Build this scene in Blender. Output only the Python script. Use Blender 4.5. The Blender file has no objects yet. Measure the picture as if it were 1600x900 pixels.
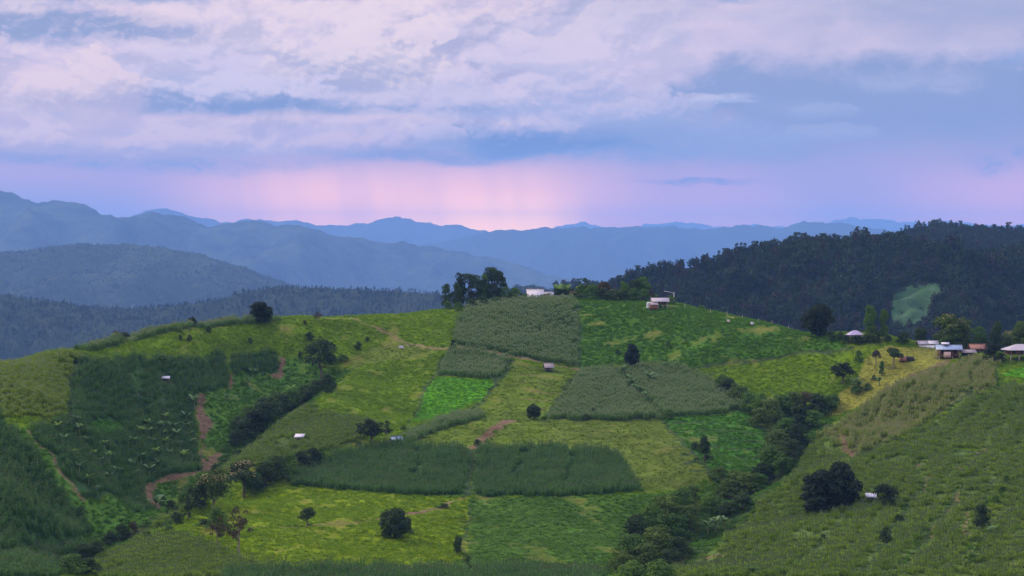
import bpy, math, random
import numpy as np
from mathutils import Vector, Matrix

sc = bpy.context.scene
COL = sc.collection
R = math.radians
random.seed(7)
rng = np.random.default_rng(7)

# ------------------------------------------------------------------ camera
FPX = 2986.0                      # focal length in pixels of the 1600 px wide photograph
PITCH = math.atan(50.0 / FPX)     # horizon lies 50 px above the middle
cam_d = bpy.data.cameras.new('camera')
cam_d.sensor_width = 36.0
cam_d.lens = FPX / 1600.0 * 36.0
cam_d.clip_start = 1.0
cam_d.clip_end = 120000.0
cam = bpy.data.objects.new('camera', cam_d)
COL.objects.link(cam)
cam.location = (0, 0, 0)
cam.rotation_euler = (R(90) - PITCH, 0, 0)
sc.camera = cam

# ------------------------------------------------------------------ exposure
sc.view_settings.view_transform = 'Standard'
sc.view_settings.look = 'None'
sc.view_settings.exposure = 0.0
sc.view_settings.gamma = 1.0
sc.view_settings.use_curve_mapping = False
sc.cycles.use_denoising = True
sc.cycles.max_bounces = 5
sc.cycles.diffuse_bounces = 2
sc.cycles.glossy_bounces = 2
sc.cycles.transmission_bounces = 2
sc.cycles.volume_bounces = 1
sc.cycles.transparent_max_bounces = 4
sc.cycles.use_adaptive_sampling = True
sc.cycles.adaptive_threshold = 0.02
sc.cycles.sample_clamp_indirect = 4.0

# ------------------------------------------------------------------ world
SUN_AZ, SUN_EL = R(-62), R(38)    # azimuth from +Y towards +X
class NB:
    """tiny expression builder for shader nodes"""
    def __init__(s, nt):
        s.nt = nt
    def n(s, t, **kw):
        x = s.nt.nodes.new(t)
        for k, v in kw.items(): setattr(x, k, v)
        return x
    def put(s, sock, v):
        if v is None: return
        if isinstance(v, bpy.types.NodeSocket): s.nt.links.new(v, sock)
        else: sock.default_value = v
    def m(s, op, a, b=None, c=None, clamp=False):
        x = s.n('ShaderNodeMath', operation=op); x.use_clamp = clamp
        for i, v in enumerate((a, b, c)): s.put(x.inputs[i], v)
        return x.outputs[0]
    def add(s, a, b): return s.m('ADD', a, b)
    def sub(s, a, b): return s.m('SUBTRACT', a, b)
    def mul(s, a, b): return s.m('MULTIPLY', a, b)
    def ss(s, v, lo, hi, a=0.0, b=1.0):
        x = s.n('ShaderNodeMapRange'); x.interpolation_type = 'SMOOTHSTEP'
        s.put(x.inputs[0], v); s.put(x.inputs[1], lo); s.put(x.inputs[2], hi); s.put(x.inputs[3], a); s.put(x.inputs[4], b)
        return x.outputs[0]
    def lin(s, v, lo, hi, a=0.0, b=1.0):
        x = s.n('ShaderNodeMapRange')
        s.put(x.inputs[0], v); s.put(x.inputs[1], lo); s.put(x.inputs[2], hi); s.put(x.inputs[3], a); s.put(x.inputs[4], b)
        return x.outputs[0]
    def vec(s, x, y, z=0.0):
        k = s.n('ShaderNodeCombineXYZ')
        s.put(k.inputs[0], x); s.put(k.inputs[1], y); s.put(k.inputs[2], z)
        return k.outputs[0]
    def vm(s, op, a, b=None):
        k = s.n('ShaderNodeVectorMath', operation=op)
        s.put(k.inputs[0], a)
        if b is not None: s.put(k.inputs[1], b)
        return k.outputs[0]
    def noise(s, v, scale, detail=6.0, rough=0.55, dist=0.0, lac=2.0):
        k = s.n('ShaderNodeTexNoise'); k.noise_dimensions = '3D'
        if v is not None: s.put(k.inputs['Vector'], v)
        k.inputs['Scale'].default_value = scale; k.inputs['Detail'].default_value = detail
        k.inputs['Roughness'].default_value = rough; k.inputs['Distortion'].default_value = dist
        k.inputs['Lacunarity'].default_value = lac
        return k.outputs[0]
    def mix(s, f, a, b, blend='MIX'):
        k = s.n('ShaderNodeMix', data_type='RGBA', blend_type=blend)
        s.put(k.inputs[0], f)
        for i, v in ((6, a), (7, b)):
            if isinstance(v, (tuple, list)): v = (*v[:3], 1.0)
            s.put(k.inputs[i], v)
        return k.outputs[2]

def lin_c(r, g, b):
    f = lambda c: (c / 255 / 12.92) if c / 255 <= 0.04045 else ((c / 255 + 0.055) / 1.055) ** 2.4
    return (f(r), f(g), f(b))

WS = 0.1                           # world strength
def build_world():
    w = bpy.data.worlds.new('World'); sc.world = w; w.use_nodes = True
    nt = w.node_tree; nt.nodes.clear(); b = NB(nt)
    out = b.n('ShaderNodeOutputWorld'); bg = b.n('ShaderNodeBackground')
    bg.inputs[1].default_value = WS
    nt.links.new(bg.outputs[0], out.inputs[0])
    sky = b.n('ShaderNodeTexSky'); sky.sky_type = 'NISHITA'; sky.sun_disc = False
    sky.sun_elevation = SUN_EL; sky.sun_rotation = SUN_AZ
    sky.air_density = 1.2; sky.dust_density = 2.0; sky.ozone_density = 2.0
    tc = b.n('ShaderNodeTexCoord')
    sp = b.n('ShaderNodeSeparateXYZ'); nt.links.new(tc.outputs['Generated'], sp.inputs[0])
    x, y, z = sp.outputs
    az = b.m('ARCTAN2', x, y)
    el = b.m('ARCSINE', z)
    U = b.mul(az, 10.0)            # tenths of a radian: the photo spans about -2.6 .. 2.6
    V = b.mul(el, 10.0)            # the photo reaches V = 1.34 at its top
    # photo px -> U,V
    pu = lambda px: math.atan((px - 800) / FPX) * 10
    pv = lambda py: math.atan((400 - py) / FPX) * 10
    S = 10 / FPX
    def blob(px, py, rx, ry, p=1.0):
        """soft elliptical weight in direction space with wobbling rim"""
        dx = b.mul(b.sub(Uw, pu(px)), 1 / (rx * S)); dy = b.mul(b.sub(Vw, pv(py)), 1 / (ry * S))
        d = b.m('SQRT', b.add(b.mul(dx, dx), b.mul(dy, dy)))
        return b.ss(d, 1.35, 0.25, 0.0, p)
    base = b.vec(U, b.mul(V, 2.0), 0.0)
    w1 = b.noise(b.vm('ADD', base, (3.1, 7.7, 1.0)), 1.6, 4, 0.55)
    w2 = b.noise(b.vm('ADD', base, (13.1, 2.7, 4.0)), 1.6, 4, 0.55)
    Uw = b.add(U, b.mul(b.sub(w1, 0.5), 0.6))
    Vw = b.add(V, b.mul(b.sub(w2, 0.5), 0.20))
    # ---- clear sky behind: Nishita tinted towards the violet blue of dusk, with pink low down
    lowU = b.noise(b.vec(b.mul(U, 1.3), b.mul(V, 0.25), 5.0), 0.8, 3, 0.5)
    clear = b.mix(b.ss(V, pv(335), pv(90)), (.80,.46,.70), lin_c(136, 152, 200))
    clear = b.mix(b.ss(Vw, pv(290), pv(180), 0, 1), clear, b.mix(b.ss(U, pu(1350), pu(300)), lin_c(134, 148, 198), lin_c(150, 160, 214)))
    rain = b.mix(b.ss(V, pv(300), pv(225), 0, 1), (1.05,.50,.66), lin_c(155, 156, 208))
    low = b.ss(V, pv(255), pv(330))
    clear = b.mix(b.mul(low, 0.75), clear, rain)
    clear = b.mix(b.mul(b.mul(b.ss(U, pu(420), pu(60)), low), 0.8), clear, lin_c(166, 160, 206))
    clear = b.mix(b.mul(blob(1290, 290, 130, 90), 0.35), clear, lin_c(142, 150, 212))
    # glow of the hidden sunset under the cloud deck
    shaft = b.noise(b.vec(b.add(b.mul(U, 3.0), b.mul(V, .5)), b.mul(V, .15), 2.0), 1.1, 3, .5)
    wide = b.mul(b.ss(U, pu(180), pu(520)), b.ss(U, pu(1060), pu(780)))
    wide = b.mul(wide, b.ss(shaft, .22, .62, .55, 1.0))
    g1 = b.mul(b.ss(V, pv(228), pv(350)), wide)
    clear = b.mix(g1, clear, (3.6, 1.7, .60))
    hot = b.mul(b.mul(b.ss(U, pu(520), pu(790)), b.ss(U, pu(950), pu(810))), b.ss(V, pv(290), pv(380)))
    clear = b.mix(b.mul(hot, b.ss(shaft, .2, .6, .35, .75)), clear, (6.0, 3.5, .20))
    g5 = b.mul(b.mul(b.ss(U, pu(880), pu(960)), b.ss(U, pu(1320), pu(1180))), b.ss(V, pv(270), pv(370)))
    clear = b.mix(b.mul(g5, .55), clear, (2.0, .85, .80))
    g4 = b.mul(b.ss(U, pu(1350), pu(1600)), b.ss(V, pv(240), pv(360)))
    clear = b.mix(b.mul(g4, .6), clear, (2.6, 1.0, .80))
    # ---- cloud deck: lit billows, shaded bases
    def billow(vec, sc0, octs=6, gain=.52):
        tot = None; amp = 1.0; norm = 0
        for k in range(octs):
            nn = b.noise(b.vm('ADD', vec, (k * 3.7, k * 1.9, k * 5.1)), sc0 * 2.05 ** k, 0.0)
            t = b.mul(b.m('ABSOLUTE', b.sub(nn, .5)), 4.0 * amp)
            tot = t if tot is None else b.add(tot, t); norm += amp; amp *= gain
        return b.mul(tot, 1 / norm)
    q = b.vec(b.mul(Uw, 0.8), b.mul(Vw, 2.0), 2.0)
    n1 = b.noise(q, 1.15, 7, 0.5, 0.0)
    bq = b.vec(b.mul(Uw, .8), b.mul(Vw, 1.45), 3.3)
    h1 = billow(bq, 1.5); h2 = billow(b.vm('ADD', bq, (-.03, .085, 0)), 1.5)
    lit = b.lin(b.sub(h1, h2), -.16, .16)
    bq2 = b.vec(b.mul(U, 1.0), b.mul(V, 1.5), 8.1)
    f1 = billow(bq2, 3.6, 5, .6); f2 = billow(b.vm('ADD', bq2, (-.015, .035, 0)), 3.6, 5, .6)
    fine = b.lin(b.sub(f1, f2), -.16, .16)
    edge = b.add(b.lin(U, pu(830), pu(1130), pv(243), pv(125)), b.mul(b.sub(n1, .5), .30))
    edge = b.add(edge, b.mul(b.sub(f1, .35), .12))
    deck = b.ss(b.sub(V, edge), -0.015, b.lin(U, pu(600), pu(1200), .045, .13))
    # the deck over the east is thinner and lets the blue through
    thin = b.mul(b.ss(U, pu(900), pu(1400)), b.ss(n1, .60, .40))
    deck = b.mul(deck, b.sub(1.0, b.mul(thin, .45)))
    soft = b.ss(U, pu(850), pu(1250), 1.0, .35)
    ccol = b.mix(b.ss(n1, .34, .66), lin_c(192, 184, 224), lin_c(230, 208, 238))
    ccol = b.mix(b.mul(b.ss(lit, .5, 1.0), b.mul(soft, .6)), ccol, lin_c(253, 230, 242))
    ccol = b.mix(b.mul(b.ss(lit, .5, .0), b.mul(soft, .7)), ccol, lin_c(160, 160, 202))
    ccol = b.mix(b.mul(b.ss(fine, .55, 1.0), b.mul(soft, .16)), ccol, lin_c(252, 228, 238))
    ccol = b.mix(b.mul(b.ss(fine, .45, .0), b.mul(soft, .14)), ccol, lin_c(186, 180, 218))
    stn = b.noise(b.vec(b.mul(U, .35), b.mul(V, 3.4), 4.0), 1.7, 6, .55, .2)
    ccol = b.mix(b.mul(b.ss(U, pu(700), pu(1200)), .6), ccol, b.mix(b.ss(stn, .36, .62), lin_c(176, 180, 222), lin_c(214, 200, 234)))
    ccol = b.mix(b.mul(b.mul(b.ss(V, pv(60), pv(200)), b.ss(U, pu(760), pu(100))), .55), ccol, lin_c(230, 203, 228), 'MIX')
    def shade(c_in, lst):
        for (px, py, rx, ry, p, c) in lst:
            w_ = b.mul(blob(px, py, rx, ry, 1.0), p)
            w_ = b.m('MULTIPLY', w_, b.lin(b.add(lit, fine), .5, 1.5, 1.25 if sum(c) < 590 else .55, .55 if sum(c) < 590 else 1.25), clamp=True)
            c_in = b.mix(w_, c_in, lin_c(*c))
        return c_in
    ccol = shade(ccol, [
        (560, 28, 260, 40, .40, (248, 230, 246)), (905, 75, 190, 60, .35, (226, 216, 248)),
        (600, 108, 110, 44, .9, (252, 232, 240)), (930, 105, 100, 34, .7, (236, 216, 244)), (380, 60, 150, 30, .5, (246, 226, 242)),
        (80, 130, 130, 36, .7, (244, 218, 232)), (330, 105, 170, 45, .55, (214, 208, 244)), (120, 165, 60, 40, .6, (246, 220, 230)),
        (90, 50, 210, 26, .9, (142, 154, 206)), (60, 8, 170, 14, .8, (142, 154, 206)), (250, 5, 120, 9, .6, (156, 166, 212)),
        (400, 158, 170, 26, 1.0, (158, 170, 220)), (400, 174, 120, 9, 1.0, (124, 150, 208)), (270, 140, 60, 20, .5, (176, 182, 224)),
        (700, 172, 170, 11, .7, (150, 168, 218)), (640, 145, 60, 14, .5, (176, 186, 226)),
        (500, 92, 50, 18, .4, (196, 194, 230)), (480, 192, 260, 8, .6, (240, 214, 232)), (90, 178, 60, 12, .5, (178, 178, 216)),
    ])
    col = b.mix(deck, clear, ccol)
    # row of small puffs with flat bases along the lower rim of the deck
    col = shade(col, [
        (200, 258, 330, 16, .7, (140, 152, 210)), (660, 250, 150, 12, .7, (136, 150, 208)),
        (830, 220, 170, 26, 1.0, (102, 138, 204)), (1000, 226, 260, 34, .95, (136, 156, 214)), (800, 238, 90, 9, .7, (92, 130, 200)),
        (1080, 214, 160, 34, .5, (150, 168, 220)), (690, 218, 40, 9, 1.0, (206, 202, 234)), (735, 208, 26, 10, .8, (196, 194, 230)),
        (470, 226, 150, 13, .7, (232, 206, 228)), (330, 222, 90, 13, .8, (232, 208, 230)), (200, 218, 80, 13, .8, (234, 208, 230)), (60, 218, 80, 15, .8, (236, 208, 230)), (240, 208, 90, 5, .6, (170, 174, 216)),
        (1250, 172, 70, 14, .45, (170, 182, 228)), (1300, 208, 70, 12, .5, (164, 176, 226)), (1160, 205, 90, 16, .5, (160, 176, 224)), (1370, 236, 50, 9, .4, (158, 170, 222)),
        (1130, 156, 62, 8, 1.0, (196, 200, 238)), (1100, 186, 60, 12, .35, (210, 172, 214)),
        (1080, 284, 95, 5, .95, (108, 132, 202)), (1530, 258, 36, 18, .6, (124, 146, 208)), (1598, 240, 20, 14, .5, (120, 144, 208)), (1596, 312, 14, 6, .5, (120, 144, 208)),
        (1420, 130, 80, 16, .4, (186, 192, 232)), (1560, 98, 40, 14, .55, (118, 150, 214)), (1480, 130, 40, 22, .4, (190, 192, 232)), (1145, 8, 30, 6, .5, (126, 152, 212)), (1060, 62, 30, 10, .4, (160, 172, 218)),
    ])
    def cumulus(c_in, px, pb, rx, h, amp, p, hi, lo):
        u0, v0, hh = pu(px), pv(pb), h * S
        dx = b.mul(b.sub(U, u0), 1 / (rx * S))
        top = b.m('SQRT', b.m('MAXIMUM', b.sub(1.0, b.mul(dx, dx)), 0.0))
        top = b.add(b.mul(top, .85), b.mul(b.sub(h1, .38), amp)); top = b.add(top, b.mul(b.sub(f1, .38), amp * .6))
        t = b.mul(b.sub(V, v0), 1 / hh)
        wv = b.mul(b.sub(n1, .5), .5)
        m_ = b.mul(b.ss(b.sub(top, t), -.03, .16), b.ss(b.add(t, wv), -.12, .14))
        m_ = b.mul(m_, b.ss(b.m('ABSOLUTE', dx), 1.0, .75))
        g_ = b.add(t, b.mul(b.sub(fine, .5), .28)); g_ = b.add(g_, b.mul(b.sub(lit, .5), .35))
        return b.mix(b.mul(m_, p), c_in, b.mix(b.ss(g_, .0, .75), lin_c(*lo), lin_c(*hi)))
    W1, W2, D1, D2 = (248, 228, 242), (230, 214, 242), (150, 164, 214), (176, 176, 218)
    for c in [(560, 150, 200, 95, 1.1, .75, W1, (166, 166, 206)), (860, 190, 230, 120, 1.1, .7, W2, (172, 178, 224)), (120, 176, 170, 78, 1.2, .8, (250, 224, 234), (182, 172, 206)),
              (390, 178, 185, 80, 1.0, .95, (226, 214, 244), (132, 146, 196)), (640, 178, 160, 48, 1.0, .7, (222, 208, 240), (148, 158, 204)),
              (1010, 200, 150, 70, 1.0, .5, (222, 208, 240), (158, 172, 220)),
              (20, 243, 110, 38, 1.2, .9, (240, 216, 232), (196, 180, 214)), (150, 244, 90, 34, 1.2, .85, (240, 214, 230), (190, 178, 216)), (270, 244, 100, 36, 1.3, .9, (238, 212, 232), (186, 176, 216)),
              (390, 245, 100, 36, 1.3, .9, (236, 212, 232), (184, 176, 216)), (500, 243, 90, 30, 1.2, .8, (234, 208, 230), (180, 174, 216)),
              (690, 233, 48, 24, 1.2, .9, (222, 208, 238), (160, 166, 214)), (1130, 163, 62, 14, .9, .8, (204, 204, 240), (160, 174, 222)),
              (1290, 186, 60, 26, 1.2, .4, (184, 190, 232), (140, 160, 212)), (1300, 222, 80, 22, 1.2, .4, (180, 188, 230), (140, 158, 212))]:
        col = cumulus(col, *c)
    col = shade(col, [(390, 176, 150, 9, .9, (116, 138, 194)), (850, 220, 160, 20, .9, (92, 124, 190)), (100, 46, 190, 24, .8, (136, 146, 194)), (640, 248, 120, 8, .5, (136, 150, 208))])
    # a little of the real sky's own variation everywhere, the rest of the dome a bright dusk overcast
    col = b.mix(b.ss(V, 1.5, 4.5), col, b.mix(b.ss(n1, .35, .65), (1.0, 1.05, 1.5), (1.8, 1.75, 2.1)))
    back = b.ss(y, -0.1, -0.6)
    col = b.mix(b.mul(back, .6), col, (.95, .98, 1.3))
    col = b.mix(b.ss(V, 0.0, -0.3), col, (0.10, 0.12, 0.10))
    tint = b.mix(b.ss(V, pv(370), pv(120)), (1.13, .93, .66), (1.07, .965, .77))
    tint = b.mix(b.mul(b.ss(V, pv(300), pv(370)), b.ss(U, pu(420), pu(100))), tint, (1.5, 1.0, .50))
    tint = b.mix(b.ss(V, pv(285), pv(365)), tint, (1.45, 1.10, .36))
    tint = b.mix(b.ss(V, 1.5, 4.0), tint, (1.0, 1.0, 1.0))
    col = b.vm('MULTIPLY', col, tint)
    col = b.vm('SCALE', col); col.node.inputs[3].default_value = 1.0 / WS * 1.03
    skm = b.vm('SCALE', sky.outputs[0]); skm.node.inputs[3].default_value = 0.15
    nt.links.new(b.vm('ADD', col, skm), bg.inputs[0])
    w.cycles.sampling_method = 'MANUAL'; w.cycles.sample_map_resolution = 512
build_world()

# ------------------------------------------------------------------ sun: soft light through cloud, from the upper left
sun_d = bpy.data.lights.new('sun', 'SUN'); sun_d.energy = 3.0; sun_d.angle = R(12); sun_d.color = (1.0, 0.84, 0.60)
sun = bpy.data.objects.new('sun', sun_d); COL.objects.link(sun)
sd = Vector((math.sin(SUN_AZ) * math.cos(SUN_EL), math.cos(SUN_AZ) * math.cos(SUN_EL), math.sin(SUN_EL)))
sun.rotation_euler = sd.to_track_quat('Z', 'Y').to_euler()
sun.location = sd * 500

# ------------------------------------------------------------------ helpers
def tag(o, label=None, cat=None, group=None, kind=None):
    if label: o['label'] = label
    if cat: o['category'] = cat
    if group: o['group'] = group
    if kind: o['kind'] = kind
    return o

def np_mesh(name, v, f=None, mats=(), smooth=False, fm=None):
    """v (n,3) array; f list/array of faces, all of one size, or list of arrays"""
    me = bpy.data.meshes.new(name)
    v = np.asarray(v, np.float32)
    me.vertices.add(len(v)); me.vertices.foreach_set('co', v.ravel())
    if f is not None and len(f):
        f = np.asarray(f, np.int32); k = f.shape[1]; n = len(f)
        me.loops.add(n * k); me.polygons.add(n)
        me.loops.foreach_set('vertex_index', f.ravel())
        me.polygons.foreach_set('loop_start', np.arange(0, n * k, k, dtype=np.int32))
        me.polygons.foreach_set('loop_total', np.full(n, k, np.int32))
        if fm is not None: me.polygons.foreach_set('material_index', np.asarray(fm, np.int32))
        if smooth: me.polygons.foreach_set('use_smooth', np.ones(n, bool))
    for m in mats: me.materials.append(m)
    me.update(calc_edges=True)
    return me

def link(name, me, parent=None, loc=None, rz=0.0):
    o = bpy.data.objects.new(name, me); COL.objects.link(o)
    if parent is not None: o.parent = parent
    if loc is not None: o.location = loc
    if rz: o.rotation_euler = (0, 0, rz)
    return o

# gradient noise
_perm = rng.permutation(1024)
_ang = rng.random(1024) * 2 * math.pi
_gx, _gy = np.cos(_ang), np.sin(_ang)
def gnoise(x, y):
    xi = np.floor(x).astype(np.int64); yi = np.floor(y).astype(np.int64)
    xf = x - xi; yf = y - yi
    def g(ix, iy, dx, dy):
        h = _perm[(_perm[ix & 1023] + iy) & 1023]
        return _gx[h] * dx + _gy[h] * dy
    u = xf * xf * xf * (xf * (xf * 6 - 15) + 10); w = yf * yf * yf * (yf * (yf * 6 - 15) + 10)
    a = g(xi, yi, xf, yf); b_ = g(xi + 1, yi, xf - 1, yf)
    c = g(xi, yi + 1, xf, yf - 1); d = g(xi + 1, yi + 1, xf - 1, yf - 1)
    return ((a * (1 - u) + b_ * u) * (1 - w) + (c * (1 - u) + d * u) * w) * 1.5
def fbm(x, y, oct=4, gain=.5, ox=0.0):
    s = 0; a = 1
    for i in range(oct):
        s = s + a * gnoise(x + 17.3 * i + ox, y - 9.1 * i + ox * .7); x = x * 2.03; y = y * 2.03; a *= gain
    return s
def ridged(x, y, oct=5, gain=.5, ox=0.0):
    s = 0; a = 1
    for i in range(oct):
        s = s + a * (1 - 2 * np.abs(gnoise(x + 11.7 * i + ox, y + 5.3 * i))); x = x * 2.07; y = y * 2.07; a *= gain
    return s

# ------------------------------------------------------------------ ground
cp, sp_ = math.cos(PITCH), math.sin(PITCH)
def ray(u, v):
    """direction through photo pixel (u,v), scaled to Y = 1"""
    x = (u - 800) / FPX; y = (450 - v) / FPX
    d = np.array([x, cp + y * sp_, -sp_ + y * cp])
    return d / d[1]
def P3(u, v, Y): return ray(u, v) * Y

CTRL = [  # (u, v, distance): hill crest
 (-120,600,450),(0,570,470),(110,547,500),(200,529,530),(300,508,570),(400,502,600),(500,498,615),(600,492,630),(720,482,645),
 (800,472,655),(900,466,660),(1000,470,650),(1100,483,630),(1200,506,600),(1290,527,575),(1350,538,562),(1460,546,562),(1530,561,545),(1620,563,540),(1750,580,530),
 # left slope
 (0,650,430),(0,720,405),(0,800,375),(0,870,350),(118,650,450),(118,720,420),(60,800,385),(250,540,552),(250,600,530),(250,640,512),(250,700,487),
 (360,560,575),(360,610,558),(390,640,543),(330,700,508),(250,760,463),(200,790,435),(140,840,402),(60,880,377),(-120,700,400),(-120,850,340),(440,600,580),
 # left ravine bed
 (500,605,577),(450,655,547),(400,697,517),(350,745,487),(300,792,455),(250,826,430),(190,862,405),(110,900,377),
 # shoulder of the main hill above the ravine
 (560,572,570),(520,600,545),(480,637,516),(420,680,483),(380,710,461),(300,775,420),(250,822,390),(200,862,368),(150,897,350),
 # main hill face
 (480,530,600),(560,530,605),(600,600,568),(640,650,533),(560,655,510),(560,695,484),(470,730,466),(455,765,441),(370,800,415),(280,824,395),(370,860,372),(480,887,360),
 (720,893,360),(620,840,390),(620,780,430),(745,775,436),(745,700,477),(745,655,510),(745,590,557),(745,545,592),(905,575,587),(905,520,620),(905,655,522),(905,700,482),
 (905,775,432),(850,850,390),(1000,765,440),(1030,655,522),(1060,580,578),(1160,640,532),(1080,700,487),(1200,560,577),(1200,610,552),(1300,560,566),(1300,600,550),
 (1400,570,552),(1350,620,537),(1190,700,503),(1110,745,464),(1000,775,432),(950,860,386),(940,900,370),
 # right ravine bed
 (1330,650,530),(1255,738,492),(1180,796,452),(1100,856,412),(1030,910,377),
 # ridge line of the right hand hill and its face
 (1460,580,530),(1400,605,510),(1300,682,466),(1240,742,436),(1150,832,387),(1070,893,347),
 (1590,600,520),(1590,650,485),(1590,700,452),(1590,800,390),(1590,890,337),(1400,700,448),(1400,800,395),(1400,890,345),(1250,820,395),(1250,895,347),(1500,640,490),(1720,700,440),(1720,880,330)]
pts = [P3(*c) for c in CTRL]
for (u, v, Y) in CTRL[:20]:        # the far side falls away behind the crest
    back = 26 if u < 1300 else 45
    for dy, dz in ((back, -2.5), (back + 55, -20), (back + 190, -75), (back + 380, -125)):
        p = P3(u, v, Y); pts.append(np.array([p[0] * (1 + dy / Y), Y + dy, p[2] + dz]))
for X in (-120, -60, 0, 60, 120):  # the valley this side
    pts.append(np.array([X, 280, -63.0 + abs(X) * .02])); pts.append(np.array([X, 230, -62.0]))
pts = np.array(pts)
def tps_fit(P, lam):
    n = len(P); c = P[:, :2] / 100
    d2 = ((c[:, None] - c[None]) ** 2).sum(-1)
    K = np.where(d2 > 0, .5 * d2 * np.log(np.maximum(d2, 1e-12)), 0) + lam * np.eye(n)
    Q = np.c_[np.ones(n), c]
    A = np.zeros((n + 3, n + 3)); A[:n, :n] = K; A[:n, n:] = Q; A[n:, :n] = Q.T
    w = np.linalg.solve(A, np.r_[P[:, 2], 0, 0, 0])
    return c, w
TC, TW = tps_fit(pts, 0.004)
def tps(x, y):
    x = np.asarray(x, float); sh = x.shape; x = x.ravel() / 100; y = np.asarray(y, float).ravel() / 100
    r = TW[-3] + TW[-2] * x + TW[-1] * y
    for (cx, cy), w in zip(TC, TW[:-3]):
        d2 = (x - cx) ** 2 + (y - cy) ** 2
        r += w * .5 * d2 * np.log(np.maximum(d2, 1e-12))
    return r.reshape(sh)
def sstep(a, b_, t):
    t = np.clip((t - a) / (b_ - a), 0, 1); return t * t * (3 - 2 * t)
def height(x, y):
    x = np.asarray(x, float); y = np.asarray(y, float)
    cx = np.clip(x, -190, 190); cy = np.clip(y, 215, 900)
    z = tps(cx, cy)
    # close to the camera: the hillside the photographer stands on
    near = -2.2 - 62 * sstep(-10, 190, y) - 3.0 * sstep(0, 30, y) + fbm(x / 40, y / 40, 3) * 1.5 * sstep(10, 60, y)
    z = z * sstep(200, 300, y) + near * (1 - sstep(200, 300, y))
    # far away: valley floor
    base = -520 + fbm(x / 900, y / 900, 4) * 22
    ox = np.maximum(np.abs(x) - 190, 0); oy = np.maximum(y - 880, 0) + np.maximum(-60 - y, 0)
    t = sstep(0, 900, np.hypot(ox, oy))
    z = z * (1 - t) + base * t
    inn = sstep(230, 300, y)
    z = z + inn * (fbm(x / 28, y / 28, 3) * .55 + fbm(x / 5.5, y / 5.5, 2, .5, 40) * .10)
    return z

XF = np.arange(-205, 205.01, 0.5); YF = np.arange(285, 705.01, 0.5)
GX, GY = np.meshgrid(XF, YF)
GZ = height(GX, GY)
def zat(x, y):
    """bilinear lookup in the fine grid"""
    x = np.asarray(x, float); y = np.asarray(y, float)
    fx = np.clip((x + 205) / .5, 0, len(XF) - 1.001); fy = np.clip((y - 285) / .5, 0, len(YF) - 1.001)
    ix = fx.astype(int); iy = fy.astype(int); tx = fx - ix; ty = fy - iy
    return (GZ[iy, ix] * (1 - tx) + GZ[iy, ix + 1] * tx) * (1 - ty) + (GZ[iy + 1, ix] * (1 - tx) + GZ[iy + 1, ix + 1] * tx) * ty
_Ys = np.arange(300, 700, .5)
def hit(u, v, ymin=300):
    """where the sight line through a photo pixel meets the hills (or passes closest over a crest)"""
    d = ray(u, v); ys = _Ys[_Ys >= ymin]
    gap = ys * d[2] - zat(ys * d[0], ys)
    k = np.nonzero(gap < 0)[0]
    if len(k) == 0: i = int(np.argmin(gap))
    elif k[0] == 0:
        k2 = np.nonzero(gap > 0)[0]; i = int(k2[0]) if len(k2) else 0
    else: i = k[0]
    Y = ys[i]; return np.array([d[0] * Y, Y, zat(d[0] * Y, Y)])

# ------------------------------------------------------------------ field map (all in ground coordinates)
def world_poly(px, ymin=300):
    out = []
    n = len(px)
    for i in range(n):
        (a, b_), (c, d) = px[i], px[(i + 1) % n]
        k = max(1, int(math.hypot(c - a, d - b_) / 25))
        for j in range(k):
            t = j / k; out.append(hit(a + (c - a) * t, b_ + (d - b_) * t, ymin)[:2])
    return np.array(out)
def inside(poly, x, y):
    r = np.zeros(x.shape, bool); n = len(poly)
    for i in range(n):
        x1, y1 = poly[i]; x2, y2 = poly[(i + 1) % n]
        if y1 == y2: continue
        c = ((y1 > y) != (y2 > y)) & (x < (x2 - x1) * (y - y1) / (y2 - y1) + x1)
        r ^= c
    return r
def dist_line(pl, x, y):
    d = np.full(x.shape, 1e9)
    for i in range(len(pl) - 1):
        a, b_ = pl[i], pl[i + 1]; ab = b_ - a; L = max((ab ** 2).sum(), 1e-9)
        t = np.clip(((x - a[0]) * ab[0] + (y - a[1]) * ab[1]) / L, 0, 1)
        d = np.minimum(d, np.hypot(x - a[0] - t * ab[0], y - a[1] - t * ab[1]))
    return d
# kinds: albedo of the ground, crop standing on it
KIND = {
 'pasture':   ((.075, .125, .006), 'herb'), 'green': ((.040, .095, .010), 'herb'), 'yellow': ((.105, .150, .005), 'herb'),
 'bright':    ((.060, .180, .008), 'low'),  'stubble': ((.080, .110, .015), 'thin'), 'rows': ((.078, .115, .012), 'thin'),
 'cabbage':   ((.045, .095, .012), 'herb'), 'meadow': ((.160, .160, .026), 'low'),
 'maize':     ((.030, .065, .018), 'maize'), 'ripe': ((.060, .085, .028), 'ripe'), 'young': ((.065, .100, .022), 'young'),
 'dirt':      ((.130, .082, .048), 'bare'), 'path': ((.140, .105, .050), 'bare'), 'weeds': ((.060, .130, .018), 'herb'),
 'terrace':   ((.040, .120, .012), 'herb'), 'gully': ((.035, .055, .020), 'thin'), 'gold': ((.085, .115, .012), 'gold'), 'tan': ((.085, .095, .028), 'tan'),
}
F = []   # (name, kind, pixel polygon, smallest distance)
def fld(name, kind, px, ymin=300): F.append((name, kind, px, ymin))
fld('', 'green', [(904,466),(1000,468),(1100,481),(1200,503),(1300,527),(1340,545),(1160,566),(1080,577),(1000,568),(906,577)])
fld('', 'pasture', [(1085,580),(1160,566),(1345,545),(1320,600),(1290,640),(1180,615),(1120,592)])
fld('', 'stubble', [(905,577),(1000,566),(1070,572),(1000,574),(905,582)])
fld('', 'stubble', [(575,545),(640,536),(700,545),(660,556),(600,565),(560,575),(540,590),(550,560)])
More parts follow.
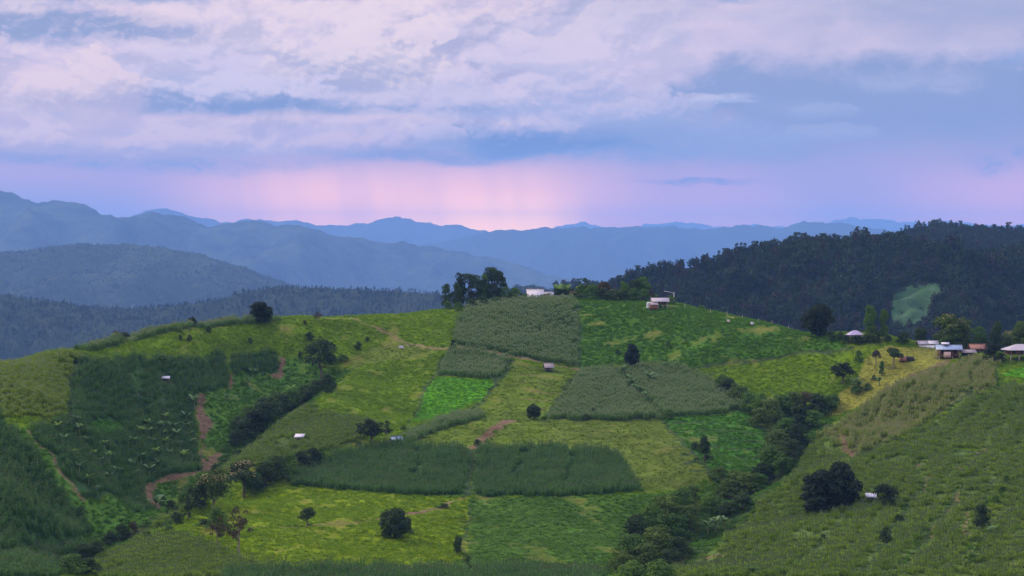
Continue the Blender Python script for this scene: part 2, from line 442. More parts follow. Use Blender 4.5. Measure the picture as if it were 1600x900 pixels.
fld('', 'rows', [(800,567),(903,580),(892,602),(850,652),(770,657),(700,655),(740,640),(775,600)])
fld('', 'rows', [(690,672),(752,655),(850,655),(850,703),(742,700),(640,690)])
fld('', 'stubble', [(850,655),(1035,655),(1075,700),(1112,745),(1060,765),(1010,770),(985,745),(968,708),(850,703)])
fld('', 'terrace', [(1037,655),(1165,642),(1200,690),(1180,760),(1120,755)])
fld('', 'yellow', [(456,744),(465,762),(560,770),(640,776),(740,778),(725,893),(600,893),(480,890),(380,872),(280,824),(340,785),(400,755)])
fld('', 'cabbage', [(740,778),(900,777),(1010,772),(1060,770),(990,850),(940,895),(727,893)])
fld('', 'bright', [(681,590),(776,594),(752,625),(702,648),(636,663),(655,630)])
fld('', 'meadow', [(1330,600),(1352,560),(1385,541),(1460,545),(1500,556),(1450,590),(1400,612),(1330,640),(1290,650)])
fld('', 'path', [(1392,604),(1440,578),(1478,562),(1488,566),(1450,592),(1395,618),(1370,622)])
# left slope
fld('maize_crop', 'gold', [(-60,600),(0,571),(110,549),(122,562),(112,600),(104,655),(0,652),(-60,650)])
fld('', 'weeds', [(310,612),(358,612),(362,584),(440,583),(445,560),(480,560),(530,590),(500,600),(440,640),(360,700),(320,705)])
fld('', 'weeds', [(200,770),(255,755),(285,770),(250,800),(205,830)])
fld('', 'dirt', [(308,616),(321,616),(317,640),(333,662),(317,688),(320,722),(340,706),(350,712),(334,736),(272,751),(240,756),(240,772),(250,790),(242,794),(232,782),(226,772),(232,754),(262,744),(312,733),(315,700),(307,650)])
fld('', 'dirt', [(440,558),(450,560),(442,580),(432,592),(425,588)])
fld('', 'dirt', [(357,585),(364,585),(360,606),(352,606)])
fld('', 'weeds', [(16,672),(44,672),(72,700),(130,785),(200,790),(212,830),(150,845),(112,790),(60,712)])
fld('maize_crop', 'maize', [(0,650),(18,672),(60,712),(112,790),(142,826),(130,850),(0,868),(-80,868),(-80,650)])
fld('maize_crop', 'maize', [(120,564),(250,561),(355,556),(358,608),(308,616),(304,650),(312,735),(262,744),(232,756),(222,776),(232,800),(215,812),(190,780),(130,785),(95,735),(45,675),(102,658),(112,620)])
fld('maize_crop', 'maize', [(360,556),(438,553),(430,583),(361,584)])
fld('', 'terrace', [(125,662),(165,655),(198,662),(190,672),(150,678)])
fld('maize_crop', 'young', [(152,875),(200,850),(252,829),(330,852),(380,874),(480,890),(500,905),(150,905)])
fld('maize_crop', 'maize', [(-40,872),(130,852),(150,862),(90,905),(-40,905)])
fld('maize_crop', 'ripe', [(120,546),(200,527),(300,506),(400,499),(440,498),(440,501),(395,506),(300,514),(215,533),(140,550)])
fld('maize_crop', 'young', [(472,639),(560,652),(592,664),(580,684),(520,702),(455,728),(440,716),(418,724),(370,742),(330,777),(280,808),(232,832),(250,816),(300,772),(380,708),(430,668)])
# main hill
fld('maize_crop', 'ripe', [(727,484),(760,477),(800,473),(898,468),(904,500),(906,574),(850,567),(790,556),(745,545),(707,540),(712,515)])
fld('maize_crop', 'ripe', [(708,546),(760,550),(801,563),(790,580),(776,593),(680,588),(690,565)])
fld('maize_crop', 'ripe', [(612,692),(700,655),(752,645),(752,656),(690,673),(640,692)])
fld('maize_crop', 'maize', [(456,740),(490,720),(560,702),(600,695),(735,700),(733,776),(640,773),(560,768),(462,760)])
fld('maize_crop', 'maize', [(745,700),(850,700),(962,707),(972,722),(985,745),(1003,768),(900,776),(740,776)])
fld('maize_crop', 'ripe', [(905,581),(1000,574),(1065,572),(1105,592),(1140,620),(1168,642),(1150,645),(1035,655),(960,658),(850,655),(872,622)])
fld('maize_crop', 'maize', [(350,893),(500,888),(940,894),(940,915),(350,915)])
# right hill
fld('maize_crop', 'tan', [(1276,684),(1330,652),(1400,606),(1470,578),(1530,562),(1556,570),(1560,604),(1480,640),(1400,690),(1332,713)])
fld('maize_crop', 'young', [(1563,606),(1700,598),(1700,708),(1480,700),(1410,690),(1484,642)])
fld('maize_crop', 'young', [(1276,688),(1332,716),(1405,694),(1480,703),(1700,712),(1700,770),(1560,770),(1520,840),(1490,905),(1040,905),(1080,886),(1150,830),(1240,742)], 300)
fld('maize_crop', 'young', [(1570,775),(1700,775),(1700,905),(1505,905),(1530,845)])
fld('', 'bright', [(1560,585),(1600,572),(1660,570),(1660,592),(1600,592)])
FID = np.full(GX.shape, -1, np.int16)
wob = np.stack([fbm(GX / 6, GY / 6, 4, .6, 3) * 1.0, fbm(GX / 6, GY / 6, 4, .6, 77) * 1.0])
WX, WY = GX + wob[0], GY + wob[1]
for i, (nm, kd, px, ym) in enumerate(F):
    pl = world_poly(px, ym)
    x0, y0 = pl.min(0) - 2; x1, y1 = pl.max(0) + 2
    ix = slice(max(0, int((x0 + 205) * 2)), max(0, int((x1 + 205) * 2) + 1)); iy = slice(max(0, int((y0 - 285) * 2)), max(0, int((y1 - 285) * 2) + 1))
    s = (iy, ix); m = inside(pl, WX[s], WY[s]); FID[s] = np.where(m, i, FID[s])
# worn lines between the fields: (pixel line, half width m, kind index)
LINES = []
def wline(px, w, kind, clear=True): LINES.append((px, w, kind, clear))
wline([(740,700),(738,725),(733,745),(732,776)], .8, 'gully')
wline([(660,702),(654,725),(648,750)], .35, 'gully'); wline([(816,706),(812,730),(807,757)], .35, 'gully'); wline([(893,704),(891,730),(889,758)], .35, 'gully')
wline([(118,566),(110,600),(106,655)], .6, 'gully'); wline([(44,675),(72,705),(100,745),(128,784)], .3, 'path')
wline([(205,590),(222,640),(228,655)], .3, 'gully'); wline([(217,565),(219,610),(222,650)], .25, 'gully'); wline([(248,590),(258,640)], .25, 'gully')
wline([(92,700),(120,740),(138,770)], .3, 'gully'); wline([(133,690),(160,740),(175,770)], .3, 'gully'); wline([(163,700),(190,770)], .3, 'gully')
wline([(580,508),(600,519),(640,538),(690,545),(720,547)], .7, 'path'); wline([(535,494),(560,502),(600,520)], .4, 'path')
wline([(700,547),(680,585),(655,630),(640,660)], .5, 'gully'); wline([(707,542),(750,548),(800,558),(850,568),(905,577)], .8, 'dirt')
wline([(802,566),(776,600),(750,630),(705,650),(640,672)], .5, 'gully')
wline([(904,470),(906,574)], .5, 'gully'); wline([(905,578),(880,610),(850,652)], .4, 'gully')
wline([(1080,578),(1160,566),(1250,552),(1330,545)], .8, 'gully'); wline([(1100,590),(1180,562),(1290,548)], .4, 'gully')
wline([(965,575),(985,605),(1005,625),(1035,655),(1075,700),(1112,745)], .5, 'gully')
wline([(270,822),(330,826),(400,822),(480,822),(560,815),(625,806)], .5, 'path'); wline([(635,805),(665,800),(700,786),(725,780)], .6, 'path')
wline([(743,700),(755,685),(785,662),(800,657)], 1.4, 'dirt'); wline([(640,803),(660,802)], 1.3, 'dirt')
wline([(727,893),(722,860),(728,830),(740,780)], .4, 'gully')
wline([(1075,886),(1110,870),(1150,862)], .4, 'dirt')
wline([(1332,716),(1276,690)], .5, 'dirt')
wline([(1560,745),(1540,790),(1522,850),(1500,900)], .4, 'gully'); wline([(1450,750),(1420,790),(1380,850),(1345,900)], .5, 'gully')
wline([(1515,745),(1470,810),(1430,860),(1400,895)], .45, 'gully'); wline([(1320,815),(1280,850),(1235,890)], .45, 'gully')
wline([(1400,692),(1480,702),(1620,712)], .7, 'gully'); wline([(1555,575),(1560,606),(1480,641)], .4, 'gully')
wline([(0,868),(60,860),(130,850),(150,843)], .8, 'gully')
for k in range(6): wline([(810+3*k,585+13*k),(905-14*k,594+11*k)], .3, 'dirt', False)
for k in range(5): wline([(1545-8*k,795+22*k),(1625,792+21*k)], .28, 'dirt')
for (a, b_, c, d) in [(1455,742,1440,772),(1500,770,1485,800),(1465,815,1455,840),(1515,800,1508,835),(1440,720,1425,735),(1540,700,1500,735)]: wline([(a,b_),(c,d)], .3, 'path')
# row furrows of the terrace
for k in range(7): wline([(1040+6*k,664+12*k),(1110,660+12*k),(1190,668+12*k)], .5, 'gully')
wline([(1332,716),(1405,693),(1482,702),(1620,712)], .5, 'gully'); wline([(1484,642),(1410,690)], .4, 'gully')
for (u_, v_) in [(857,580),(468,688),(619,692),(1361,784),(259,596)]: wline([(u_ - 3, v_), (u_ + 3, v_)], 1.6, 'gully')
LN = np.full(GX.shape, 99.0)
base_kind = 'pasture'
ALB = np.empty(GX.shape + (3,), np.float32); ALB[:] = KIND[base_kind][0]
for i, (nm, kd, px, ym) in enumerate(F): ALB[FID == i] = KIND[kd][0]
# ground nobody farms: ravine floors and everything outside the fields
hill = ALB.copy()
for px, w, kd, clear in LINES:
    pl = np.array([hit(*p)[:2] for p in px])
    x0, y0 = pl.min(0) - 4; x1, y1 = pl.max(0) + 4
    s = (slice(max(0, int((y0 - 285) * 2)), int((y1 - 285) * 2) + 1), slice(max(0, int((x0 + 205) * 2)), int((x1 + 205) * 2) + 1))
    if LN[s].size == 0: continue
    d = dist_line(pl, WX[s], WY[s])
    if clear: LN[s] = np.minimum(LN[s], d - w)
    d = d / w
    t = np.clip(1.6 - d, 0, 1)[..., None]
    ALB[s] = ALB[s] * (1 - t) + np.array(KIND[kd][0], np.float32) * t
def bed(px, w):
    pl = np.array([P3(u, v, Y)[:2] for u, v, Y in px])
    return dist_line(pl, WX, WY) / w
BED = np.minimum(bed([(500,605,577),(450,655,547),(400,697,517),(350,745,487),(300,792,455),(250,826,430),(190,862,405),(110,900,377)], 9),
                 bed([(1150,630,545),(1210,665,530),(1255,738,492),(1180,796,452),(1100,856,412),(1030,910,377)], 13))
t = np.clip(1.3 - BED, 0, 1)[..., None] * (FID < 0)[..., None]
ALB[:] = ALB * (1 - t) + np.array((.035, .06, .018), np.float32) * t
# patches of different growth: real differences in what grows there
pn = fbm(GX / 18, GY / 18, 4, .55, 5)[..., None]
ALB *= (1 + np.clip(pn, -.8, .8) * .28)
br = np.clip(fbm(GX / 11, GY / 13, 4, .6, 31) - .42, 0, 1)[..., None] * 1.0
tk = np.array([KIND[f[1]][1] in ('herb', 'thin') for f in F] + [True])[FID][..., None]
ALB = ALB * (1 - br * tk) + np.array((.14, .125, .03), np.float32) * br * tk

def grow(a, b_, step, ratio=1.09, mx=900):
    out = [a]
    while (out[-1] < b_ if step > 0 else out[-1] > b_):
        out.append(out[-1] + step); step *= ratio
        if abs(step) > mx: step = math.copysign(mx, step)
    return out[1:]
XS = np.array(grow(-205, -35000, -.6)[::-1] + list(XF) + grow(205, 35000, .6))
YS = np.array(grow(285, -1500, -.6)[::-1] + list(YF) + grow(705, 36500, .6))
MX, MY = np.meshgrid(XS, YS)
MZ = height(MX, MY)
i0 = int(np.searchsorted(XS, -205)); j0 = int(np.searchsorted(YS, 285))
CA = np.empty(MX.shape + (4,), np.float32); CA[..., :3] = (.045, .075, .022); CA[..., 3] = 1
CA[j0:j0 + len(YF), i0:i0 + len(XF), :3] = ALB
ny, nx = MX.shape
idx = np.arange(ny * nx).reshape(ny, nx)
quads = np.stack([idx[:-1, :-1], idx[:-1, 1:], idx[1:, 1:], idx[1:, :-1]], -1).reshape(-1, 4)

def new_mat(name):
    m = bpy.data.materials.new(name); m.use_nodes = True
    nt = m.node_tree; b = NB(nt); p = nt.nodes['Principled BSDF']
    return m, nt, b, p
def mat_ground():
    m, nt, b, p = new_mat('hillside_soil_and_grass')
    at = b.n('ShaderNodeAttribute', attribute_name='cover'); geo = b.n('ShaderNodeNewGeometry')
    pos = geo.outputs['Position']
    n1 = b.noise(pos, .9, 6, .65); n2 = b.noise(pos, .16, 4, .5)
    f = b.mul(b.lin(n1, .28, .72, .50, 1.5), b.lin(n2, .3, .7, .85, 1.15))
    c = b.vm('SCALE', at.outputs['Color']); nt.links.new(f, c.node.inputs[3])
    nt.links.new(c, p.inputs['Base Color']); p.inputs['Roughness'].default_value = .95; p.inputs['Specular IOR Level'].default_value = .02
    bu = b.n('ShaderNodeBump'); bu.inputs['Strength'].default_value = .9; bu.inputs['Distance'].default_value = .35
    nt.links.new(n1, bu.inputs['Height']); nt.links.new(bu.outputs[0], p.inputs['Normal'])
    return m
me = np_mesh('ground', np.stack([MX, MY, MZ], -1).reshape(-1, 3), quads, [mat_ground()], smooth=True)
ca = me.color_attributes.new('cover', 'FLOAT_COLOR', 'POINT'); ca.data.foreach_set('color', CA.ravel())
tag(link('ground', me), 'green hillsides and valleys of patchwork farmland', kind='structure')

# ------------------------------------------------------------------ far ridges
def simple_mat(name, col, rough=.8, spec=.2, var=0.0, scale=1.0, metal=0.0):
    m, nt, b, p = new_mat(name)
    p.inputs['Roughness'].default_value = rough; p.inputs['Specular IOR Level'].default_value = spec; p.inputs['Metallic'].default_value = metal
    if var:
        tc = b.n('ShaderNodeTexCoord')
        nz = b.noise(tc.outputs['Object'], scale, 6, .6)
        f = b.lin(nz, .28, .72, 1 - var, 1 + var)
        c = b.vm('SCALE', (*col,)); nt.links.new(f, c.node.inputs[3]); nt.links.new(c, p.inputs['Base Color'])
    else: p.inputs['Base Color'].default_value = (*col, 1)
    return m
def mat_far(name, a, c, scale, patch=0.0):
    m, nt, b, p = new_mat(name)
    pos = b.n('ShaderNodeNewGeometry').outputs['Position']
    n = b.noise(pos, scale, 10, .72); n2 = b.noise(pos, scale * .06, 4, .55)
    col = b.mix(b.ss(n, .3, .7), a, c)
    col = b.mix(b.mul(b.ss(n2, .54, .66), patch), col, (.16, .22, .09))
    nt.links.new(col, p.inputs['Base Color']); p.inputs['Roughness'].default_value = 1; p.inputs['Specular IOR Level'].default_value = .05
    bu = b.n('ShaderNodeBump'); bu.inputs['Strength'].default_value = 1; bu.inputs['Distance'].default_value = .8 / scale * .35
    nt.links.new(n, bu.inputs['Height']); nt.links.new(bu.outputs[0], p.inputs['Normal'])
    return m
RIDGE = {}
def ridge(label, D, prof, mat, slope=.3, depth=.3, spur=.10, tall=1.0, nx_=420, ny_=110, rough_m=0.0, seed=0, bend=0.0):
    """a long hill whose skyline passes through the photo pixels PROF at distance D"""
    P = np.array([P3(u, v, D) for u, v in prof]); xs, zs = P[:, 0], P[:, 2]
    ext = D * .35
    X = np.linspace(xs[0] - ext * .3, xs[-1] + ext * .3, nx_)
    # smooth skyline through the points
    def crest(x):
        z = np.interp(x, xs, zs); 
        h = (xs[-1] - xs[0]) / nx_ * 1.5
        return (np.interp(x - h, xs, zs) + 2 * z + np.interp(x + h, xs, zs)) / 4
    tt = np.linspace(-1, .45, ny_)
    Y = D + np.sign(tt) * np.abs(tt) ** 1.5 * D * depth
    A, B = np.meshgrid(X, Y)
    def zf(x, y):
        off = fbm(x / (D * .06), x * 0, 3, .5, seed) * D * .02
        dy = np.abs(y - D - off)
        s = D * spur
        rr = ridged(x / s, y / (s * 1.6), 5, .5, seed)
        k = np.clip(dy / (D * .06), 0, 1)
        z = crest(x) - slope * dy * (1 + .0 * rr) - k * (1 - rr) * s * .16 - dy * dy / D * .15
        z = z + fbm(x / (D * .011), y / (D * .011), 5, .62, seed) * D * .0011 * tall
        return z
    Z = np.maximum(zf(A, B), -590 + 0 * A)
    idx = np.arange(nx_ * ny_).reshape(ny_, nx_)
    q = np.stack([idx[:-1, :-1], idx[:-1, 1:], idx[1:, 1:], idx[1:, :-1]], -1).reshape(-1, 4)
    me = np_mesh('hills', np.stack([A, B, Z], -1).reshape(-1, 3), q, [mat], smooth=True)
    o = tag(link('hills', me), label, kind='structure')
    return zf, (X[0], X[-1], Y[0], Y[-1])
mf = mat_far
R7 = ridge('faint farthest mountain range on the horizon', 29000, [(780,366),(830,362),(860,356),(885,350),(910,347),(930,352),(980,354),(1030,350),(1070,346),(1100,350),(1140,352),(1210,352),(1260,356),(1290,350),(1330,339),(1370,344),(1430,347),(1500,346),(1560,352),(1640,350),(1720,356)], mf('far_forest_a', (.03,.045,.02), (.05,.06,.03), .004), seed=1, spur=.05)
R5 = ridge('blue peak range under the pink glow', 22000, [(120,352),(190,346),(230,330),(270,327),(300,337),(318,343),(330,341),(345,347),(365,345),(390,342),(430,348),(460,344),(475,346),(500,352),(540,353),(580,348),(600,341),(615,338),(635,342),(655,348),(690,352),(710,350),(735,358),(765,363),(820,372),(900,388)], mf('far_forest_b', (.03,.045,.02), (.05,.06,.03), .005), seed=2, spur=.06)
R6 = ridge('long blue mountain range', 17500, [(620,388),(700,375),(740,368),(765,362),(790,358),(815,361),(850,357),(900,355),(960,356),(1030,353),(1100,357),(1160,352),(1220,355),(1250,347),(1290,348),(1340,350),(1380,358),(1440,370),(1560,392)], mf('far_forest_c', (.028,.05,.02), (.045,.06,.03), .005), seed=3, spur=.07)
R4 = ridge('hazy blue mountains with pale spurs', 12500, [(-260,300),(-120,292),(0,297),(30,305),(62,318),(90,314),(140,320),(175,335),(200,341),(215,336),(245,331),(285,340),(320,356),(345,352),(385,343),(400,344),(430,352),(470,352),(490,358),(520,371),(560,370),(590,380),(640,378),(700,392),(780,405),(850,425),(930,440)], mf('far_forest_d', (.02,.03,.015), (.08,.10,.045), .004, .9), seed=4, spur=.10, slope=.26, tall=1.2)
R3 = ridge('rounded blue hill', 6800, [(-260,412),(-100,402),(0,393),(80,385),(150,380),(220,383),(280,391),(330,403),(380,418),(440,440),(500,458),(560,476),(640,500)], mf('far_forest_e', (.02,.035,.015), (.05,.06,.03), .02, .15), seed=5, spur=.09, tall=.9)
R2 = ridge('dark blue wooded ridge', 3700, [(-200,448),(-60,456),(0,460),(60,468),(120,479),(200,482),(260,480),(330,470),(380,457),(430,449),(480,450),(560,452),(620,454),(680,457),(720,462),(780,452),(830,445),(870,454),(930,458),(1010,470),(1100,490)], mf('far_forest_f', (.018,.03,.014), (.04,.05,.022), .03, .0), seed=6, spur=.10, tall=.6, slope=.34)
R1b = ridge('dark wooded hill rising behind', 2100, [(1180,447),(1260,417),(1340,387),(1390,375),(1430,365),(1480,360),(1530,361),(1570,365),(1610,363),(1700,352),(1800,347),(1950,357)], mf('far_forest_g', (.015,.026,.012), (.035,.045,.02), .05), seed=7, spur=.10, tall=.5, slope=.3)
R1 = ridge('dark wooded hill', 1500, [(560,649),(700,569),(760,529),(850,487),(900,478),(960,446),(1000,430),(1040,425),(1100,415),(1170,399),(1230,387),(1290,384),(1340,386),(1400,387),(1450,394),(1500,401),(1560,407),(1620,407),(1720,394),(1850,389)], mf('far_forest_h', (.015,.026,.012), (.035,.045,.02), .05), seed=8, spur=.13, tall=.5, slope=.3, depth=.28)

# ------------------------------------------------------------------ air
def haze():
    m = bpy.data.materials.new('haze_air'); m.use_nodes = True; nt = m.node_tree; nt.nodes.clear()
    o = nt.nodes.new('ShaderNodeOutputMaterial'); v = nt.nodes.new('ShaderNodeVolumePrincipled')
    v.inputs['Color'].default_value = (.25, .47, .96, 1); v.inputs['Density'].default_value = .62e-4
    v.inputs['Anisotropy'].default_value = 0.0
    nt.links.new(v.outputs[0], o.inputs['Volume'])
    z0, z1 = min(float(MZ.min()), -600.0) - 1, 850.0
    x0, x1, y0, y1 = -36000, 36000, -3500, 37500
    vs = [(x, y, z) for z in (z0, z1) for y in (y0, y1) for x in (x0, x1)]
    fs = [(0, 2, 3, 1), (4, 5, 7, 6), (0, 1, 5, 4), (2, 6, 7, 3), (0, 4, 6, 2), (1, 3, 7, 5)]
    me = np_mesh('haze', vs, fs, [m])
    tag(link('haze', me), 'blue evening haze lying over the valleys', 'haze', kind='stuff')
haze()

def mat_clearing():
    m, nt, b, p = new_mat('clearing_grass')
    pos = b.n('ShaderNodeNewGeometry').outputs['Position']; sx = b.n('ShaderNodeSeparateXYZ'); nt.links.new(pos, sx.inputs[0])
    n = b.noise(pos, .12, 6, .65); n2 = b.noise(pos, .03, 3, .5)
    c = b.mix(b.ss(n, .35, .65), (.014, .050, .012), (.028, .085, .018))
    c = b.mix(b.mul(b.ss(n2, .5, .62), .7), c, (.012, .03, .012))
    c = b.mix(b.ss(b.add(sx.outputs[1], b.mul(b.sub(n, .5), 60)), 1440, 1462), c, (.12, .085, .05))
    nt.links.new(c, p.inputs['Base Color']); p.inputs['Roughness'].default_value = 1
    bu = b.n('ShaderNodeBump'); bu.inputs['Strength'].default_value = 1; bu.inputs['Distance'].default_value = 2.0
    nt.links.new(n, bu.inputs['Height']); nt.links.new(bu.outputs[0], p.inputs['Normal'])
    return m
def clear_patch():
    """the farmed clearing on the wooded hill"""
    zf, bb = R1
    n = 110; y0, y1 = 1150, 1500
    A, B = np.meshgrid(np.linspace(200, 380, n), np.linspace(y0, y1, n)); Z = zf(A, B)
    u = 800 + FPX * A / B; v = 450 - FPX * np.tan(np.arctan(Z / B) + PITCH)
    ok = inside(CLR, u, v); idx = np.arange(n * n).reshape(n, n)
    q = np.stack([idx[:-1, :-1], idx[:-1, 1:], idx[1:, 1:], idx[1:, :-1]], -1).reshape(-1, 4)
    q = q[ok.ravel()[q].all(1)]
    used = np.unique(q); mp = np.full(n * n, -1); mp[used] = np.arange(len(used))
    me = np_mesh('field', np.stack([A, B, Z + .8], -1).reshape(-1, 3)[used], mp[q], [mat_clearing()], True)
    tag(link('field', me), 'green farmed clearing on the wooded hill', kind='structure')
CLR = np.array([(1390,478),(1393,462),(1404,452),(1420,447),(1440,444),(1462,443),(1472,446),(1474,458),(1468,474),(1456,490),(1444,502),(1428,512),(1408,514),(1394,504),(1388,492)])
CLR_CUT = np.concatenate([CLR[:10], CLR[10:] + np.array([0, 14])])
clear_patch()

# ------------------------------------------------------------------ plants
def mat_leaf(name, a, c, big=.05, rough=.7, trans=.25, scale=.35, spec=.06, tip=None):
    """leaf colour varies from plant to plant and over the field"""
    m, nt, b, p = new_mat(name)
    oi = b.n('ShaderNodeObjectInfo')
    n = b.noise(oi.outputs['Location'], big, 4, .65)
    n2 = b.noise(b.n('ShaderNodeTexCoord').outputs['Object'], scale, 3, .6)
    f = b.add(b.mul(oi.outputs['Random'], .5), b.add(b.mul(b.lin(n, .3, .7), .5), b.mul(b.sub(n2, .5), 1.3)))
    col = b.mix(b.m('ADD', f, 0.0, clamp=True), a, c)
    nt.links.new(col, p.inputs['Base Color']); p.inputs['Roughness'].default_value = rough; p.inputs['Specular IOR Level'].default_value = spec
    tr = b.n('ShaderNodeBsdfTranslucent'); nt.links.new(col, tr.inputs[0])
    mx = b.n('ShaderNodeMixShader'); mx.inputs[0].default_value = trans
    nt.links.new(p.outputs[0], mx.inputs[1]); nt.links.new(tr.outputs[0], mx.inputs[2])
    nt.links.new(mx.outputs[0], nt.nodes['Material Output'].inputs[0])
    return m

class Geo:
    def __init__(s): s.v = []; s.f = []; s.m = []
    def quad(s, a, b_, c, d, mi=0):
        k = len(s.v); s.v += [a, b_, c, d]; s.f.append((k, k + 1, k + 2, k + 3)); s.m.append(mi)
    def strip(s, left, right, mi=0):
        k = len(s.v); n = len(left)
        for i in range(n): s.v += [left[i], right[i]]
        for i in range(n - 1): s.f.append((k + 2 * i, k + 2 * i + 1, k + 2 * i + 3, k + 2 * i + 2)); s.m.append(mi)
    def tube(s, p, r, sides=6, mi=0, cap=True):
        k = len(s.v); n = len(p)
        for i in range(n):
            a = np.array(p[min(i + 1, n - 1)]) - np.array(p[max(i - 1, 0)]); a = a / max(np.linalg.norm(a), 1e-9)
            u = np.cross(a, (0.31, .95, .05)); u /= np.linalg.norm(u); w = np.cross(a, u)
            for j in range(sides):
                t = 2 * math.pi * j / sides
                s.v.append(tuple(np.array(p[i]) + r[i] * (math.cos(t) * u + math.sin(t) * w)))
        for i in range(n - 1):
            for j in range(sides):
                s.f.append((k + i * sides + j, k + i * sides + (j + 1) % sides, k + (i + 1) * sides + (j + 1) % sides, k + (i + 1) * sides + j)); s.m.append(mi)
    def box(s, x0, x1, y0, y1, z0, z1, mi=0):
        P = [(x, y, z) for z in (z0, z1) for y in (y0, y1) for x in (x0, x1)]
        k = len(s.v); s.v += P
        for f in ((0, 2, 3, 1), (4, 5, 7, 6), (0, 1, 5, 4), (2, 6, 7, 3), (0, 4, 6, 2), (1, 3, 7, 5)):
            s.f.append(tuple(k + i for i in f)); s.m.append(mi)
    def slab(s, q, t, mi=0):
        """quad q (4 points) given thickness t downwards"""
        k = len(s.v); s.v += [tuple(p) for p in q] + [(p[0], p[1], p[2] - t) for p in q]
        for f in ((0, 1, 2, 3), (7, 6, 5, 4), (0, 4, 5, 1), (1, 5, 6, 2), (2, 6, 7, 3), (3, 7, 4, 0)):
            s.f.append(tuple(k + i for i in f)); s.m.append(mi)
    def mesh(s, name, mats, smooth=False): return np_mesh(name, s.v, s.f, mats, smooth, s.m)

def blade(g, base, az, L, w, rise, droop, mi=0, seg=4, fold=0.0):
    """an arching leaf strip"""
    dx, dy = math.cos(az), math.sin(az); px_, py_ = -dy, dx
    Lf, Rt = [], []
    for i in range(seg + 1):
        t = i / seg; r = L * t * (1 - .15 * t); z = rise * t - droop * t * t
        ww = w * .5 * (math.sin(math.pi * min(1, .12 + t * .88)) ** .6 if t < 1 else .05)
        c = (base[0] + dx * r, base[1] + dy * r, base[2] + z)
        Lf.append((c[0] + px_ * ww, c[1] + py_ * ww, c[2] + fold * ww)); Rt.append((c[0] - px_ * ww, c[1] - py_ * ww, c[2] + fold * ww))
    g.strip(Lf, Rt, mi)

def maize_patch(r, size, rows, per, H, tassel):
    g = Geo()
    for i in range(rows):
        for j in range(per):
            x = (i + .5) / rows * size - size / 2 + r.uniform(-.2, .2); y = (j + .5) / per * size - size / 2 + r.uniform(-.2, .2)
            h = H * r.uniform(.72, 1.15)
            g.quad((x - .03, y, -.4), (x + .03, y, -.4), (x + .015, y, h), (x - .015, y, h))
            g.quad((x, y - .03, -.4), (x, y + .03, -.4), (x, y + .015, h), (x, y - .015, h))
            a = r.uniform(0, 6.28)
            for k in range(7):
                t = .22 + .11 * k
                blade(g, (x, y, h * t), a + k * math.pi + r.uniform(-.5, .5), r.uniform(.55, .8), .12, r.uniform(.35, .6), r.uniform(.4, .8), 0, 3)
            if r.random() < tassel:
                for k in range(4):
                    a = r.uniform(0, 6.28); w = .028
                    g.quad((x - w, y, h - .05), (x + w, y, h - .05), (x + w + .12 * math.cos(a), y + .12 * math.sin(a), h + .33), (x - w + .12 * math.cos(a), y + .12 * math.sin(a), h + .33), 1)
    return g
def herb_patch(r, size, n, H, L):
    """a low leafy clump of n sprigs"""
    g = Geo()
    for i in range(n):
        a = r.uniform(0, 6.28); d = size * .5 * math.sqrt(r.random()); x, y = d * math.cos(a), d * math.sin(a)
        h = H * (1 - .55 * (d / (size * .5)) ** 2) * r.uniform(.55, 1.1)
        for k in range(4):
            blade(g, (x, y, h * r.uniform(-.2, .55)), r.uniform(0, 6.28), L * r.uniform(.6, 1.1), L * .42, h * r.uniform(.3, .9), h * r.uniform(.1, .5), 0, 2)
    return g

hidden = {}
def proto_coll(name, meshes):
    c = bpy.data.collections.new(name)       # never linked to the scene: only a store of shapes for the stuff below
    for i, me in enumerate(meshes):
        o = bpy.data.objects.new('%s_%02d' % (name, i), me); c.objects.link(o)
    return c
def scatter(name, pos, rot, scl, idx, coll, label, cat):
    me = bpy.data.meshes.new(name); n = len(pos)
    me.vertices.add(n); me.vertices.foreach_set('co', np.asarray(pos, np.float32).ravel())
    a = me.attributes.new('turn', 'FLOAT_VECTOR', 'POINT'); a.data.foreach_set('vector', np.asarray(rot, np.float32).ravel())
    a = me.attributes.new('size', 'FLOAT_VECTOR', 'POINT'); a.data.foreach_set('vector', np.asarray(scl, np.float32).ravel())
    a = me.attributes.new('pick', 'INT', 'POINT'); a.data.foreach_set('value', np.asarray(idx, np.int32))
    o = link(name, me)
    ng = bpy.data.node_groups.new('scatter_' + name, 'GeometryNodeTree')
    ng.interface.new_socket('Geometry', in_out='INPUT', socket_type='NodeSocketGeometry'); ng.interface.new_socket('Geometry', in_out='OUTPUT', socket_type='NodeSocketGeometry')
    N = ng.nodes.new; gi = N('NodeGroupInput'); go = N('NodeGroupOutput'); ip = N('GeometryNodeInstanceOnPoints'); ci = N('GeometryNodeCollectionInfo')
    ci.inputs['Collection'].default_value = coll; ci.inputs['Separate Children'].default_value = True; ci.inputs['Reset Children'].default_value = True
    ip.inputs['Pick Instance'].default_value = True
    def attr(nm, ty):
        k = N('GeometryNodeInputNamedAttribute'); k.data_type = ty; k.inputs['Name'].default_value = nm
        return k.outputs[0]
    L = ng.links.new
    L(gi.outputs[0], ip.inputs['Points']); L(ci.outputs[0], ip.inputs['Instance']); L(attr('pick', 'INT'), ip.inputs['Instance Index'])
    e = N('FunctionNodeEulerToRotation'); L(attr('turn', 'FLOAT_VECTOR'), e.inputs[0]); L(e.outputs[0], ip.inputs['Rotation'])
    L(attr('size', 'FLOAT_VECTOR'), ip.inputs['Scale']); L(ip.outputs[0], go.inputs[0])
    md = o.modifiers.new('scatter', 'NODES'); md.node_group = ng
    return tag(o, label, cat, kind='stuff')

